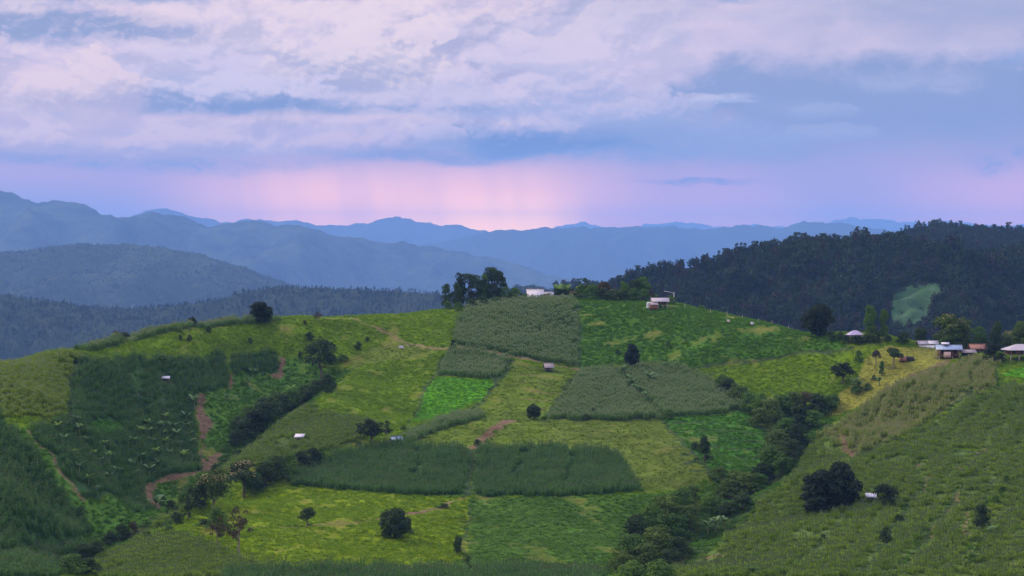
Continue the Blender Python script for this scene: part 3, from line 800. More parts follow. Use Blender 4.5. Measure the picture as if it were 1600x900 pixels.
pr = random.Random(11)
M_maize = mat_leaf('maize_leaf', (.045, .110, .024), (.090, .180, .036))
M_ripe = mat_leaf('ripe_maize_leaf', (.066, .145, .030), (.122, .210, .044))
M_young = mat_leaf('young_maize_leaf', (.098, .180, .015), (.180, .255, .022))
M_tassel = simple_mat('maize_tassel', (.22, .26, .11), .8)
M_tassel_d = simple_mat('dark_tassel', (.12, .15, .06), .8)
M_herb = mat_leaf('herb_leaf', (.092, .182, .006), (.168, .265, .009), trans=.35)
M_green = mat_leaf('green_herb_leaf', (.042, .120, .010), (.088, .190, .014), trans=.35)
M_cab = mat_leaf('bluish_herb_leaf', (.055, .135, .014), (.100, .190, .022), trans=.3)
M_thin = mat_leaf('thin_herb_leaf', (.072, .145, .008), (.130, .195, .012), trans=.3)
M_low = mat_leaf('short_grass_leaf', (.055, .17, .008), (.085, .22, .010), trans=.35)
M_mead = mat_leaf('dry_grass_leaf', (.125, .15, .018), (.20, .19, .03), trans=.3)
C_maize = proto_coll('maize_plants', [maize_patch(pr, 1.5, 3, 4, 1.65, .35).mesh('m', [M_maize, M_tassel_d]) for _ in range(6)])
C_ripe = proto_coll('ripe_maize_plants', [maize_patch(pr, 1.5, 3, 4, 1.6, .8).mesh('m', [M_ripe, M_tassel]) for _ in range(6)])
M_gold = mat_leaf('golden_maize_leaf', (.130, .210, .010), (.220, .290, .016)); M_tan = mat_leaf('tan_maize_leaf', (.130, .195, .028), (.205, .255, .042)); M_tassel_t = simple_mat('tan_tassel', (.28, .26, .10), .8)
C_gold = proto_coll('golden_maize_plants', [maize_patch(pr, 1.5, 3, 4, .95, .5).mesh('m', [M_gold, M_tassel]) for _ in range(5)] )
C_tan = proto_coll('tan_maize_plants', [maize_patch(pr, 1.5, 3, 4, 1.3, .9).mesh('m', [M_tan, M_tassel_t]) for _ in range(5)])
C_young = proto_coll('young_maize_plants', [maize_patch(pr, 1.5, 3, 4, 1.1, .5).mesh('m', [M_young, M_tassel_d]) for _ in range(6)])
def hp(mat, **k): return [herb_patch(pr, **k).mesh('h', [mat]) for _ in range(5)]
C_herb = proto_coll('herb_clumps', hp(M_herb, size=1.3, n=16, H=.55, L=.3))
C_green = proto_coll('green_clumps', hp(M_green, size=1.4, n=16, H=.65, L=.34))
C_cab = proto_coll('bluish_clumps', hp(M_cab, size=1.2, n=16, H=.4, L=.32))
C_thin = proto_coll('thin_clumps', hp(M_thin, size=1.0, n=12, H=.35, L=.28))
C_low = proto_coll('short_grass_clumps', hp(M_low, size=1.3, n=22, H=.28, L=.25))
C_mead = proto_coll('dry_grass_clumps', hp(M_mead, size=1.0, n=14, H=.18, L=.2))

def jitter_grid(x0, x1, y0, y1, step, j=.35, ang=0.0, rowj=None):
    c, s = math.cos(ang), math.sin(ang)
    cx, cy = (x0 + x1) / 2, (y0 + y1) / 2; h = math.hypot(x1 - x0, y1 - y0) / 2 + step
    a = np.arange(-h, h, step); A, B = np.meshgrid(a, a)
    A = A + rng.uniform(-j, j, A.shape) * step * (rowj if rowj is not None else 1); B = B + rng.uniform(-j, j, B.shape) * step
    X = cx + A * c - B * s; Y = cy + A * s + B * c
    k = (X > x0) & (X < x1) & (Y > y0) & (Y < y1)
    return X[k], Y[k]
def cell(x, y, arr):
    ix = np.clip(((x + 205) * 2 + .5).astype(int), 0, len(XF) - 1); iy = np.clip(((y - 285) * 2 + .5).astype(int), 0, len(YF) - 1)
    return arr[iy, ix]
# visibility from the photographer's side with a margin, to leave out crops nobody could see
def in_view(x, y, pad=12):
    z = zat(x, y) + 2
    u = 800 + FPX * x / y; v = 450 - FPX * np.tan(np.arctan(z / y) + PITCH)
    return (u > -90 - pad * 4) & (u < 1690 + pad * 4) & (v < 960)
crop_label = {'maize': 'dark green maize', 'ripe': 'greyish green maize with tan tassels', 'young': 'olive green young maize'}
def poly_center(px):
    return sum(p[0] for p in px) / len(px), sum(p[1] for p in px) / len(px)
CROP_TXT = {}
n_inst = 0
CROPNAMES = ['golden green maize on the far west shoulder','dark maize on the lower west slope below the grassy strip','large dark maize field dotted with banana plants','small dark maize field above the weedy ravine head','olive maize on the nose at the foot of the yellow field','dark maize below the dirt-lined ravine mouth','narrow tan topped maize strip along the skyline','olive maize slope around the lone white roofed hut','greyish tall maize square under the hilltop hamlet','small greyish maize plot above the bright green patch','thin crescent of tasselled maize beside the blue roofed hut','dark maize field west of the central furrow','dark maize field east of the central furrow','greyish maize with a line of banana plants through it','dark maize tips in the valley floor','tan olive maize running up to the village','dark maize field below the village houses','olive maize slope around the round dark trees','dark terraced maize beyond the shrub lined furrow']
ci_ = 0
for i, (nm, kd, px, ym) in enumerate(F):
    if not nm: continue
    crop = KIND[kd][1]
    iy, ix = np.nonzero(FID == i)
    txt = CROPNAMES[ci_]; ci_ += 1
    if len(iy) == 0: continue
    x0, x1, y0, y1 = XF[ix.min()], XF[ix.max()], YF[iy.min()], YF[iy.max()]
    step = 1.5
    ang = rng.uniform(-.25, .25)
    X, Y = jitter_grid(x0, x1, y0, y1, step, .3, ang)
    k = (cell(X, Y, FID) == i) & (cell(X, Y, LN) > .62) & in_view(X, Y)
    gap = fbm(X / 9, Y / 9, 3, .6, 60 + i)
    k &= (gap > -.62) | (kd != 'young')
    X, Y, gap = X[k], Y[k], gap[k]
    n = len(X)
    if n == 0: continue
    if kd in ('young', 'tan') and px[0][0] > 1000:
        dv = hit(1400, 850)[:2] - hit(1480, 760)[:2]; dv /= np.linalg.norm(dv)
        sr = -X * dv[1] + Y * dv[0] + fbm(X / 30, Y / 30, 2, .5, 8) * 2.5
        rowf = .30 * np.sin(sr * 2 * math.pi / 3.3) + .14 * np.sin(sr * 2 * math.pi / 7.3)
        kk = np.sin(sr * 2 * math.pi / 7.0 + 1.5 * fbm(X / 12, Y / 12, 2, .5, 2)) < .88
        X, Y, gap, rowf = X[kk], Y[kk], gap[kk], rowf[kk]; n = len(X)
    else:
        rowf = .10 * np.sin(zat(X, Y) * 2 * math.pi / .8 + gap * 3)
    tall = 1 + rowf + .16 * np.clip(fbm(X / 14, Y / 14, 3, .5, i), -1, 1)
    S = np.stack([np.full(n, 1.0), np.full(n, 1.0), tall * rng.uniform(.8, 1.18, n)], -1)
    Rt = np.stack([np.zeros(n), np.zeros(n), ang + math.pi * rng.integers(0, 2, n) + rng.normal(0, .08, n)], -1)
    scatter(nm, np.stack([X, Y, zat(X, Y) - .05], -1), Rt, S, rng.integers(0, 5, n), {'gold': C_gold, 'tan': C_tan, 'maize': C_maize, 'ripe': C_ripe, 'young': C_young}[crop], txt, 'maize field')
    n_inst += n
# low growth on everything else
lowkinds = {'herb': [], 'green': [], 'cab': [], 'thin': [], 'low': [], 'mead': []}
kmap = {'pasture': 'herb', 'yellow': 'herb', 'gold': 'herb', 'green': 'green', 'weeds': 'green', 'terrace': 'green', 'cabbage': 'cab', 'stubble': 'thin', 'rows': 'thin', 'bright': 'low', 'meadow': 'mead', 'dirt': 'bareherb', 'path': 'bareherb'}
X, Y = jitter_grid(-200, 200, 300, 700, 1.15, .48)
fi = cell(X, Y, FID); ln = cell(X, Y, LN)
dens = fbm(X / 5, Y / 5, 3, .6, 90); bare = fbm(X / 11, Y / 13, 4, .6, 31)
vis = in_view(X, Y)
bedv = cell(X, Y, BED)
for knd in lowkinds:
    ids = [i for i, f in enumerate(F) if kmap.get(f[1]) == knd]
    m = np.isin(fi, ids) & (ln > .35)
    if knd == 'herb': m |= (fi < 0) & (bedv > 1.2) & (ln > .35)
    if knd == 'green': m |= (fi < 0) & (bedv <= 1.2)
    if knd == 'green': m |= (ln <= .35) & (ln > -.3) & (rng.random(len(X)) < .3)
    if knd == 'thin': m |= np.isin(fi, [i for i, f in enumerate(F) if kmap.get(f[1]) == 'bareherb']) & (rng.random(len(X)) < .45)
    m &= vis & (dens > {'herb': -.62, 'green': -.65, 'cab': -.6, 'thin': -.18, 'low': -1, 'mead': -.6}[knd])
    if knd != 'low': m &= (bare < .55)
    x, y = X[m], Y[m]; n = len(x)
    zz = zat(x, y); hh = 1 + .45 * np.clip(fbm(x / 3.2, y / 3.2, 2, .5, 7), -.8, .8) + {'cab': .22, 'thin': .25, 'green': .12, 'herb': .14}.get(knd, 0) * np.sin(zz * 2 * math.pi / (.55 if knd != 'green' else .9) + fbm(x / 20, y / 20, 2, .5, 4) * 3)
    if knd in ('low', 'mead'): hh = 1 + 0 * x
    s = rng.uniform(.75, 1.25, n)
    S = np.stack([s, s, s * hh], -1); Rt = np.stack([rng.normal(0, .08, n), rng.normal(0, .08, n), rng.uniform(0, 6.28, n)], -1)
    lb = {'herb': 'yellow green low herbs covering the open pasture', 'green': 'lush green weeds on the slopes and ravine banks', 'cab': 'bluish green low leafy crop in the lower field', 'thin': 'thin herbs over brown stubble rows', 'low': 'short bright green grass patch', 'mead': 'dry yellowish grass of the meadow by the village'}[knd]
    scatter({'herb': 'herb_cover', 'green': 'weed_cover', 'cab': 'leafy_crop', 'thin': 'stubble_cover', 'low': 'short_grass', 'mead': 'dry_grass'}[knd], np.stack([x, y, zat(x, y) - .04], -1), Rt, S, rng.integers(0, 5, n),
            {'herb': C_herb, 'green': C_green, 'cab': C_cab, 'thin': C_thin, 'low': C_low, 'mead': C_mead}[knd], lb, 'vegetation')
    n_inst += n
print('instances near', n_inst)

# ------------------------------------------------------------------ trees
def leaf_cloud(r, centres, radii, n, size, up=.35, flat=1.0, mi=0, shell=.72):
    """n leaf quads on the shells of ellipsoid lobes"""
    centres = np.asarray(centres, float); radii = np.asarray(radii, float)
    if radii.ndim == 1: radii = np.repeat(radii[:, None], 3, 1)
    wgt = (radii ** 2).sum(1); k = r.choice(len(centres), n, p=wgt / wgt.sum())
    d = r.normal(size=(n, 3)); d /= np.linalg.norm(d, axis=1)[:, None]
    d[:, 2] = np.where(d[:, 2] < -.35, -d[:, 2], d[:, 2])
    q = r.uniform(shell, 1.06, n)[:, None] ** 1
    P = centres[k] + d * radii[k] * q
    nrm = d + r.normal(size=(n, 3)) * .45; nrm[:, 2] += up; nrm /= np.linalg.norm(nrm, axis=1)[:, None]
    t = np.cross(nrm, r.normal(size=(n, 3))); t /= np.linalg.norm(t, axis=1)[:, None]; b_ = np.cross(nrm, t)
    s = size * r.uniform(.6, 1.35, n)[:, None]
    V = np.stack([P - t * s, P - b_ * s * .6, P + t * s, P + b_ * s * .6], 1).reshape(-1, 3)
    Fq = np.arange(4 * n).reshape(-1, 4)
    return V, Fq, np.full(n, mi)
def crown_mesh(kind, seed, mats, n=3000, size=.028):
    """unit crown: about 1 wide, 1 high, standing on z = 0 (trunk below the leaves)"""
    r = np.random.default_rng(seed); C, Rr = [], []
    def lobes(k, fx, lo, hi, r0, r1, out=.8):
        for _ in range(k):
            z = r.uniform(lo, hi); a = r.uniform(0, 6.28); w = fx((z - lo) / (hi - lo)); d = w * out * math.sqrt(r.random())
            rr = r.uniform(r0, r1); C.append((d * math.cos(a), d * math.sin(a), z)); Rr.append((rr, rr, rr * r.uniform(.7, 1.0)))
    dome = lambda t: .36 * math.sqrt(max(0, 1 - (1.7 * t - .75) ** 2)) + .03
    if kind == 'round': lobes(60, dome, .10, .86, .12, .19, 1.0)
    elif kind == 'bushy': lobes(40, lambda t: .40 * math.sqrt(max(.02, 1 - t ** 2)), .06, .78, .10, .20, 1.0)
    elif kind == 'tall':
        for _ in range(3):
            ox = r.uniform(-.22, .22); oz = r.uniform(.55, .9)
            for _ in range(16):
                z = r.uniform(.12, oz); rr = r.uniform(.10, .19); C.append((ox + r.uniform(-.14, .14), r.uniform(-.2, .2), z)); Rr.append((rr, rr, rr * .55))
    elif kind == 'umbrella':
        lobes(22, lambda t: .40 * (1 - .5 * t), .52, .84, .11, .17, .95)
    elif kind == 'spreading':
        lobes(34, dome, .34, .86, .10, .18, 1.05)
    elif kind == 'conical': lobes(34, lambda t: .36 * (1 - t) + .04, .12, .90, .09, .14, .9)
    elif kind == 'column': lobes(30, lambda t: .26 * (1 - .25 * t), .12, .86, .13, .2, .9)
    elif kind == 'sparse': lobes(20, dome, .34, .9, .08, .13, 1.1)
    V, Fq, M = leaf_cloud(r, C, Rr, n, size, mi=0)
    return np_mesh('crown', V, Fq, mats, False, M), C, Rr
def trunk_mesh(kind, seed, C, mat):
    r = np.random.default_rng(seed + 99); g = Geo()
    top = {'umbrella': .58, 'spreading': .5, 'tall': .75, 'sparse': .7, 'column': .8, 'conical': .8}.get(kind, .45)
    b0 = np.array([0, 0, -.08]); p = [b0]; 
    for i in range(1, 6): p.append(np.array([r.uniform(-.02, .02) * i, r.uniform(-.02, .02) * i, top * i / 5]))
    g.tube(p, [.045, .034, .028, .024, .018, .012], 7)
    for k in range(6):
        c = np.array(C[r.integers(len(C))]); s = p[2 + k % 3]
        mid = (s + c) / 2 + np.array([0, 0, -.03])
        g.tube([s, mid, c], [.018, .012, .005], 5)
    return g.mesh('trunk', [mat], True)
def FM(name, a, c, **k): return mat_leaf(name, a, c, trans=k.pop('trans', .12), scale=3.0, **k)
M_dark = FM('dark_foliage', (.014, .028, .010), (.050, .082, .022))
M_black = FM('very_dark_foliage', (.010, .018, .010), (.022, .034, .014))
M_mid = FM('mid_green_foliage', (.034, .078, .012), (.085, .155, .022))
M_brightf = FM('bright_green_foliage', (.045, .095, .016), (.095, .165, .026))
M_red = FM('reddish_brown_foliage', (.050, .038, .022), (.080, .062, .030))
M_olive = FM('olive_foliage', (.040, .070, .012), (.085, .130, .022))
M_flower = simple_mat('cream_flower_panicles', (.36, .27, .13), .8, var=.3, scale=4)
M_bark = simple_mat('bark', (.11, .085, .065), .9, var=.3, scale=3)
M_bark_l = simple_mat('pale_bark', (.22, .17, .13), .9, var=.3, scale=3)
LIB = {}
def lib(kind, mat, var):
    key = (kind, mat.name, var)
    if key not in LIB:
        sd = (abs(hash_s(kind + mat.name)) + var * 31) % 100000
        me, C, Rr = crown_mesh(kind, sd, [mat], {'sparse': 1100, 'round': 8000, 'bushy': 3200, 'column': 5200, 'tall': 3000}.get(kind, 3000), .036 if kind == 'round' else .028)
        LIB[key] = (me, trunk_mesh(kind, sd, C, M_bark_l if kind in ('sparse', 'umbrella') else M_bark), C, Rr, sd)
    return LIB[key]
def hash_s(s):
    h = 7
    for ch in s: h = (h * 31 + ord(ch)) % 1000003
    return h
def blossom_mesh(C, Rr, sd):
    r = np.random.default_rng(sd + 5)
    top = [i for i in range(len(C)) if C[i][2] > .55 and r.random() < .75] or [0]
    CC = [(C[i][0], C[i][1], C[i][2] + Rr[i][2] * .35) for i in top]; RR = [tuple(np.array(Rr[i]) * (.9, .9, .8)) for i in top]
    V, Fq, M = leaf_cloud(r, CC, RR, 520, .02, up=.8)
    return np_mesh('blossom', V, Fq, [M_flower], False, M)
used_names = {}
def place(u, v, wpx, hpx, ymin=300, sink=.0):
    p = hit(u, v, ymin); Y = p[1]
    return p, wpx / FPX * Y, hpx / FPX * Y
def tree(u, v, w, h, kind, mat, label, group=None, name='tree', var=None, ymin=300, blossom=False, rz=None, cat='tree'):
    p, W, H = place(u, v, w, h, ymin)
    var = random.randrange(3) if var is None else var
    me, tm, C, Rr, sd = lib(kind, mat, var)
    root = bpy.data.objects.new(name, None); COL.objects.link(root); root.empty_display_size = 1
    root.location = (p[0], p[1], p[2] - .02 * H); root.rotation_euler = (0, 0, random.uniform(0, 6.28) if rz is None else rz)
    root.scale = (W * 1.16, W * 1.16, H * 1.06)
    c = link('crown', me, root)
    link('trunk', tm, root)
    if blossom: link('blossom', blossom_mesh(C, Rr, sd), c)
    tag(root, label, cat, group); return root
SH = {}
def shrub(u, v, w, h, mat, label, group=None, name='shrub', ymin=300):
    p, W, H = place(u, v, w, h, ymin); k = (mat.name, random.randrange(3))
    if k not in SH:
        sd = hash_s('shrub' + mat.name) + k[1] * 17
        SH[k] = crown_mesh('bushy', sd, [mat], 900, .05)[0]; SH[k].name = 'shrub'
    o = link(name, SH[k], None, (p[0], p[1], p[2] - .06 * H), random.uniform(0, 6.28)); o.scale = (W * 1.08, W * 1.08, H * 1.12)
    return tag(o, label, 'shrub', group)
M_ban = FM('banana_leaf', (.070, .140, .040), (.150, .235, .085), trans=.3, rough=.4)
M_banb = FM('bright_banana_leaf', (.10, .19, .03), (.19, .29, .05), trans=.35, rough=.4)
M_stem = simple_mat('banana_stem', (.13, .15, .06), .6)
def banana_mesh(seed, mat, n=9):
    r = random.Random(seed); g = Geo()
    g.tube([(0, 0, -.3), (0, 0, 1.0), (.03, 0, 1.9)], [.16, .13, .08], 7, 1)
    for k in range(n):
        a = 6.28 * k / n + r.uniform(-.3, .3); up = r.uniform(.5, 1.5)
        blade(g, (0, 0, 1.5), a, r.uniform(1.1, 2.1), r.uniform(.55, .8), up * 1.9, up * 1.0 + .3, 0, 6, fold=-.3)
    return g.mesh('banana_plant', [mat, M_stem])
BAN = [banana_mesh(i, M_ban) for i in range(4)] + [banana_mesh(9 + i, M_banb) for i in range(2)]
def banana(u, v, hpx, label, group=None, bright=False, ymin=300):
    p, W, H = place(u, v, 1, hpx, ymin)
    o = link('banana_plant', BAN[random.randrange(4) + 0] if not bright else BAN[4 + random.randrange(2)], None, tuple(p), random.uniform(0, 6.28))
    s = H / 3.0 * 1.25; o.scale = (s, s, s); return tag(o, label, 'banana plant', group)
def ordinal(i):
    w = ['first','second','third','fourth','fifth','sixth','seventh','eighth','ninth','tenth','eleventh','twelfth','thirteenth','fourteenth','fifteenth','sixteenth','seventeenth','eighteenth','nineteenth','twentieth']
    if i < 20: return w[i]
    t = {20: 'twenty', 30: 'thirty', 40: 'forty', 50: 'fifty'}
    n = i + 1; d = n // 10 * 10
    return t[d] + '-' + w[n % 10 - 1] if n % 10 else {30: 'thirtieth', 40: 'fortieth', 50: 'fiftieth'}[d]
K = dict(D=M_dark, B=M_black, M=M_mid, G=M_brightf, R=M_red, O=M_olive)
def T(u, v, w, h, kind, m, label, **k): return tree(u, v, w, h, kind, K[m], label, **k)
def Sh(u, v, w, h, m, label, **k): return shrub(u, v, w, h, K[m], label, **k)

# skyline of the left shoulder
Sh(120,548,13,10,'M','small green shrub on the skyline, lowest of the crest shrubs')
Sh(183,528,20,13,'R','reddish brown shrub on the skyline next to a small dark tree')
T(196,536,16,17,'umbrella','D','small dark tree with a flat crown beside the reddish crest shrub')
Sh(225,522,15,8,'R','low rust tinged shrub behind the tan maize strip, nearer the reddish shrub')
Sh(254,515,16,8,'R','low rust tinged shrub behind the tan maize strip, nearer the round dark tree')
T(300,509,13,14,'round','D','small round dark tree standing in the crest maize strip')
Sh(345,503,17,11,'D','flat dark shrub on the skyline above the maize strip')
T(408,504,33,32,'round','B','round nearly black tree on the skyline of the west shoulder')
Sh(420,504,12,11,'G','light green bush at the foot of the round skyline tree')
T(497,502,17,15,'sparse','R','thin crooked little tree on the skyline between the round tree and the hilltop grove')
Sh(476,507,7,7,'R','tiny brown shrub on the open skyline')
Sh(282,534,7,12,'D','thin dark sapling on the upper pasture, the slimmer of two side by side')
Sh(296,534,10,12,'D','stout dark sapling on the upper pasture, beside a slimmer one')
Sh(326,521,12,12,'D','dark shrub just under the tan crest maize')
Sh(391,537,9,11,'D','small dark shrub on the pasture below the round skyline tree')
Sh(250,566,32,13,'M','low wide green shrub on the upper rim of the large dark maize field')
Sh(483,533,16,15,'D','small round dark bush above the big spreading tree')
T(501,592,50,62,'spreading','D','big dark spreading tree at the head of the west ravine', var=1)
Sh(469,563,8,14,'D','thin dark bush beside the big spreading tree')
Sh(560,547,14,14,'D','round dark bush on the pasture at the corner of the brown patch')
Sh(574,534,8,8,'D','tiny dark bush where two furrows meet on the brown patch')
Sh(535,566,20,14,'M','green bush touching the big spreading tree')
Sh(118,568,8,9,'B','dark bush at the top of the bare furrow beside the maize')
# west ravine thicket
G1 = 'thicket trees along the west ravine'
l1 = [(512,612,32,30,'D'),(492,622,36,32,'D'),(474,632,38,34,'D'),(456,640,40,34,'M'),(440,648,42,36,'D'),(424,655,44,38,'D'),(408,662,44,38,'D'),(398,676,42,36,'B'),(384,686,40,36,'D'),(370,698,32,30,'D'),(432,636,34,24,'M'),(412,645,34,26,'D'),(388,658,30,28,'M'),(372,672,26,24,'D'),(355,706,18,14,'M')]
for i, (u, v, w, h, m) in enumerate(sorted(l1, key=lambda t: t[1])):
    T(u, v, w, h, 'bushy', m, 'dark bushy thicket tree in the west ravine, %s down from the spreading tree' % ordinal(i), group=G1, name='bushy_tree')
l2 = [(372,716,22,16),(352,728,26,20),(338,742,26,18),(320,758,22,16),(300,778,20,20),(284,790,20,20),(268,798,20,18),(254,790,14,16)]
for i, (u, v, w, h) in enumerate(l2):
    Sh(u, v, w, h, 'M' if i % 2 else 'D', 'dark shrub between the bare earth and the olive maize slope, %s from its upper end' % ordinal(i), group='shrubs along the bare earth gully')
# trees along the lower edge of the olive slope
T(333,797,52,64,'spreading','O','broad tree with cream blossom on its crown, the lower of two blossoming', blossom=True, var=0)
T(382,778,54,58,'spreading','D','broad dark tree with cream blossom on top, the upper of two blossoming', blossom=True, var=2)
T(312,798,34,46,'bushy','D','dark bushy tree leaning against the lower blossoming tree')
l3 = [(412,762,42,44),(432,752,42,42),(452,744,40,40),(470,736,38,34),(488,726,32,28),(398,772,36,36),(502,716,18,18)]
for i, (u, v, w, h) in enumerate(sorted(l3, key=lambda t: -t[0])):
    T(u, v, w, h, 'bushy', 'D' if i % 3 else 'M', 'dark leafy tree in the hedge under the olive maize, %s down from the maize corner' % ordinal(i), group='hedge under the olive maize slope', name='bushy_tree')
T(294,812,18,40,'conical','D','narrow dark tree at the tail of the hedge')
Sh(276,822,24,24,'D','dark bush at the tail of the hedge under the narrow tree')
Sh(264,832,18,13,'G','bright low bush at the tip of the yellow field')
T(338,828,38,40,'bushy','M','rounded green tree above a bare trunked one in the yellow field')
T(339,856,26,46,'sparse','R','thin brownish tree directly below the rounded green tree', cat='tree')
T(373,866,40,72,'sparse','R','tall pinkish brown thin leaved tree with a pale bare trunk', var=1)
Sh(318,822,26,12,'D','low dark scrub beside the bare earth track in the yellow field')
T(480,821,27,28,'spreading','D','small dark tree on the yellow field above the footpath')
T(617,840,44,46,'round','D','round dark tree alone in the yellow field with a white scrap beside it', var=0)
Sh(641,834,18,10,'M','low shrub at the foot of the round tree in the yellow field')
T(715,866,19,29,'column','D','upright dark bush on the furrow, top of three in line', name='bush')
Sh(731,881,12,15,'D','small dark bush on the furrow, middle of three in line')
Sh(734,896,16,14,'B','small dark bush on the furrow, lowest of three in line')
Sh(693,794,18,8,'D','low dark shrub beside the diagonal footpath')
T(580,697,42,42,'spreading','B','dark spreading tree at the top of the large dark maize')
T(604,688,26,30,'sparse','D','thin leaved dark tree touching the spreading tree by the hut')
Sh(560,700,14,10,'M','low green shrub at the foot of the dark spreading tree')
Sh(630,672,12,8,'M','small greyish shrub where the furrow meets the maize crescent')
T(834,655,21,23,'round','D','small round dark tree at the corner of the banana lined maize', name='tree')
Sh(850,656,12,6,'M','low shrub beside the small round tree at the maize corner')
Sh(746,697,14,12,'D','dark bush at the top of the central furrow')
T(988,575,24,36,'round','B','oval nearly black tree above the line of banana plants', var=2)
Sh(966,554,9,9,'D','tiny dark bush up slope from the oval black tree')
Sh(1044,545,10,14,'M','small green shrub alone on the upper green pasture')
for i, (u, v, w, h) in enumerate([(890,652,26,10),(916,655,22,9),(928,650,12,14)]): Sh(u, v, w, h, 'D', ['long low dark shrub under the banana lined maize','low dark shrub in the middle of the lower maize rim','upright dark shrub inside the lower maize rim'][i])
T(1101,724,34,44,'conical','D','dark cone shaped tree on the terraced green slope')
Sh(1086,704,16,16,'D','dark shrub beside the cone shaped tree')
Sh(1046,655,20,16,'M','green shrub at the lower corner of the banana lined maize')
Sh(708,545,12,14,'B','dark bush at the lower corner of the tall maize square')
# hilltop grove
T(697,481,20,48,'tall','D','slim tree standing a little apart at the edge of the hilltop grove', var=0)
T(714,478,24,42,'bushy','D','short dark tree between the slim one and the grove')
T(722,478,26,66,'tall','B','tall two tier tree of the hilltop grove, first after the slim one', var=1)
T(738,477,38,56,'tall','D','broad dark tree in the middle of the hilltop grove', var=2)
T(752,476,26,50,'tall','M','greenish tree of the hilltop grove between two broad ones', var=1)
T(768,475,40,70,'tall','D','tallest tree of the hilltop grove with a rounded top', var=0)
T(780,474,24,56,'tall','D','last tree of the hilltop grove on the hamlet side', var=2)
l4 = [(700,484,16,10,'M'),(716,486,18,10,'M'),(736,484,22,12,'D'),(757,481,20,10,'D'),(776,478,20,10,'M'),(790,474,24,18,'M'),(806,472,26,16,'M'),(820,469,24,14,'M'),(836,469,26,12,'D'),(854,468,26,12,'D'),(872,467,26,12,'D'),(890,467,26,13,'D'),(908,467,24,16,'M'),(926,468,26,16,'M'),(942,469,24,14,'D'),(958,470,26,14,'D'),(974,470,24,14,'D'),(990,470,24,14,'M'),(1006,471,22,14,'M')]
for i, (u, v, w, h, m) in enumerate(l4):
    Sh(u, v, w, h * (.9 if 812 < u < 865 else 1.5), m, 'green hedge shrub along the hilltop, %s counted from the slim tree' % ordinal(i), group='shrubs rimming the hilltop')
for i, (u, v, w, h) in enumerate([(800,462,30,14),(812,462,16,8),(880,462,24,16),(925,462,28,24),(962,462,20,16)]):
    Sh(u, v - 2, w, h, 'M', ['wide green bush beyond the grove','small green bush before the white sheds','green bush under the hilltop bananas','green bush between the bananas and the round hamlet tree','green bush before the small white walled house'][i])
banana(872,463,22,'bright banana plant on the hilltop nearest the white sheds','bananas on the hilltop',True)
banana(884,462,22,'bright banana plant on the hilltop, middle of three','bananas on the hilltop',True)
banana(905,462,20,'bright banana plant on the hilltop behind the low brown roof','bananas on the hilltop',True)
T(912,464,24,32,'sparse','D','thin topped tree behind the low brown roof on the hilltop')
T(943,461,22,26,'round','R','round brownish tree beside the small white walled house')
T(976,464,22,30,'column','M','green hamlet tree next to the small white walled house')
T(990,466,24,32,'column','D','middle green tree of the hamlet clump')
T(1004,469,30,38,'spreading','M','largest spreading tree of the hamlet clump')
T(1015,469,16,22,'sparse','R','small reddish tree at the end of the hamlet clump')
Sh(1024,464,12,14,'G','light green bush behind the stilt house')
Sh(1049,475,18,14,'M','green bush touching the stilt house')
Sh(1096,478,14,7,'G','small light bush on the skyline past the stilt house')
# east shoulder
T(1277,526,44,50,'round','B','dense egg shaped black green tree on the east shoulder', var=0)
Sh(1299,533,18,18,'D','dark bush at the foot of the egg shaped tree')
Sh(1313,532,14,14,'D','dark bush between the egg shaped tree and the violet roof')
T(1360,530,27,54,'column','M','tall ivy green column tree beside the violet roofed house', var=1)
T(1381,530,19,48,'column','M','slimmer of the two column trees beyond the violet roof', var=2)
for i, (u, v, w, h) in enumerate([(1323,536,18,14),(1338,538,26,16),(1354,536,22,16),(1371,535,24,20),(1388,533,14,10)]):
    Sh(u, v, w, h, 'D', 'dark shrub under the violet roofed house, %s in the row toward the village' % ordinal(i), group='shrubs under the violet roof')
T(1413,537,24,19,'bushy','D','low round bush between the column trees and the village')
T(1438,532,18,24,'round','D','small dark tree before the long pale village roof')
T(1483,540,46,52,'round','O','broad village tree with blossom gilded crown', blossom=True, var=1)
T(1509,542,28,50,'column','O','narrow blossoming village tree beside the broad one', blossom=True, var=0)
T(1529,541,30,40,'spreading','M','green village tree behind the red brown house')
T(1556,546,26,50,'column','D','dark narrow village tree behind the black bush')
T(1577,540,30,34,'spreading','O','olive tree behind the small white hut in the village', blossom=True)
T(1597,540,34,50,'round','O','large olive tree behind the white hipped roof')
T(1552,566,36,34,'bushy','B','dense dark bush at the top of the maize before the village', var=1, name='bush')
Sh(1537,566,16,10,'D','small bush joined to the dense dark bush')
# meadow
Sh(1342,566,15,19,'M','dark green bush at the upper rim of the meadow')
T(1369,574,16,26,'umbrella','R','small greyish tree with a flat crown on the meadow')
T(1396,577,31,34,'umbrella','D','larger flat crowned dark tree on the meadow')
T(1378,588,15,24,'conical','M','slim green bush between the two flat crowned meadow trees', name='bush')
Sh(1365,596,9,10,'D','tiny dark bush on the meadow')
banana(1374,604,14,'banana plant at the lower tip of the meadow')
banana(1335,611,20,'banana clump plant under the sprawling dark bush')
banana(1342,614,20,'banana clump plant nearer the maize under the sprawling bush')
Sh(1338,616,26,14,'M','green bush around the feet of the two bananas')
T(1317,598,36,32,'spreading','B','sprawling dark bush on the edge of the pasture above the bananas', name='bush')
Sh(1356,610,14,10,'M','low green bush between bananas and meadow')
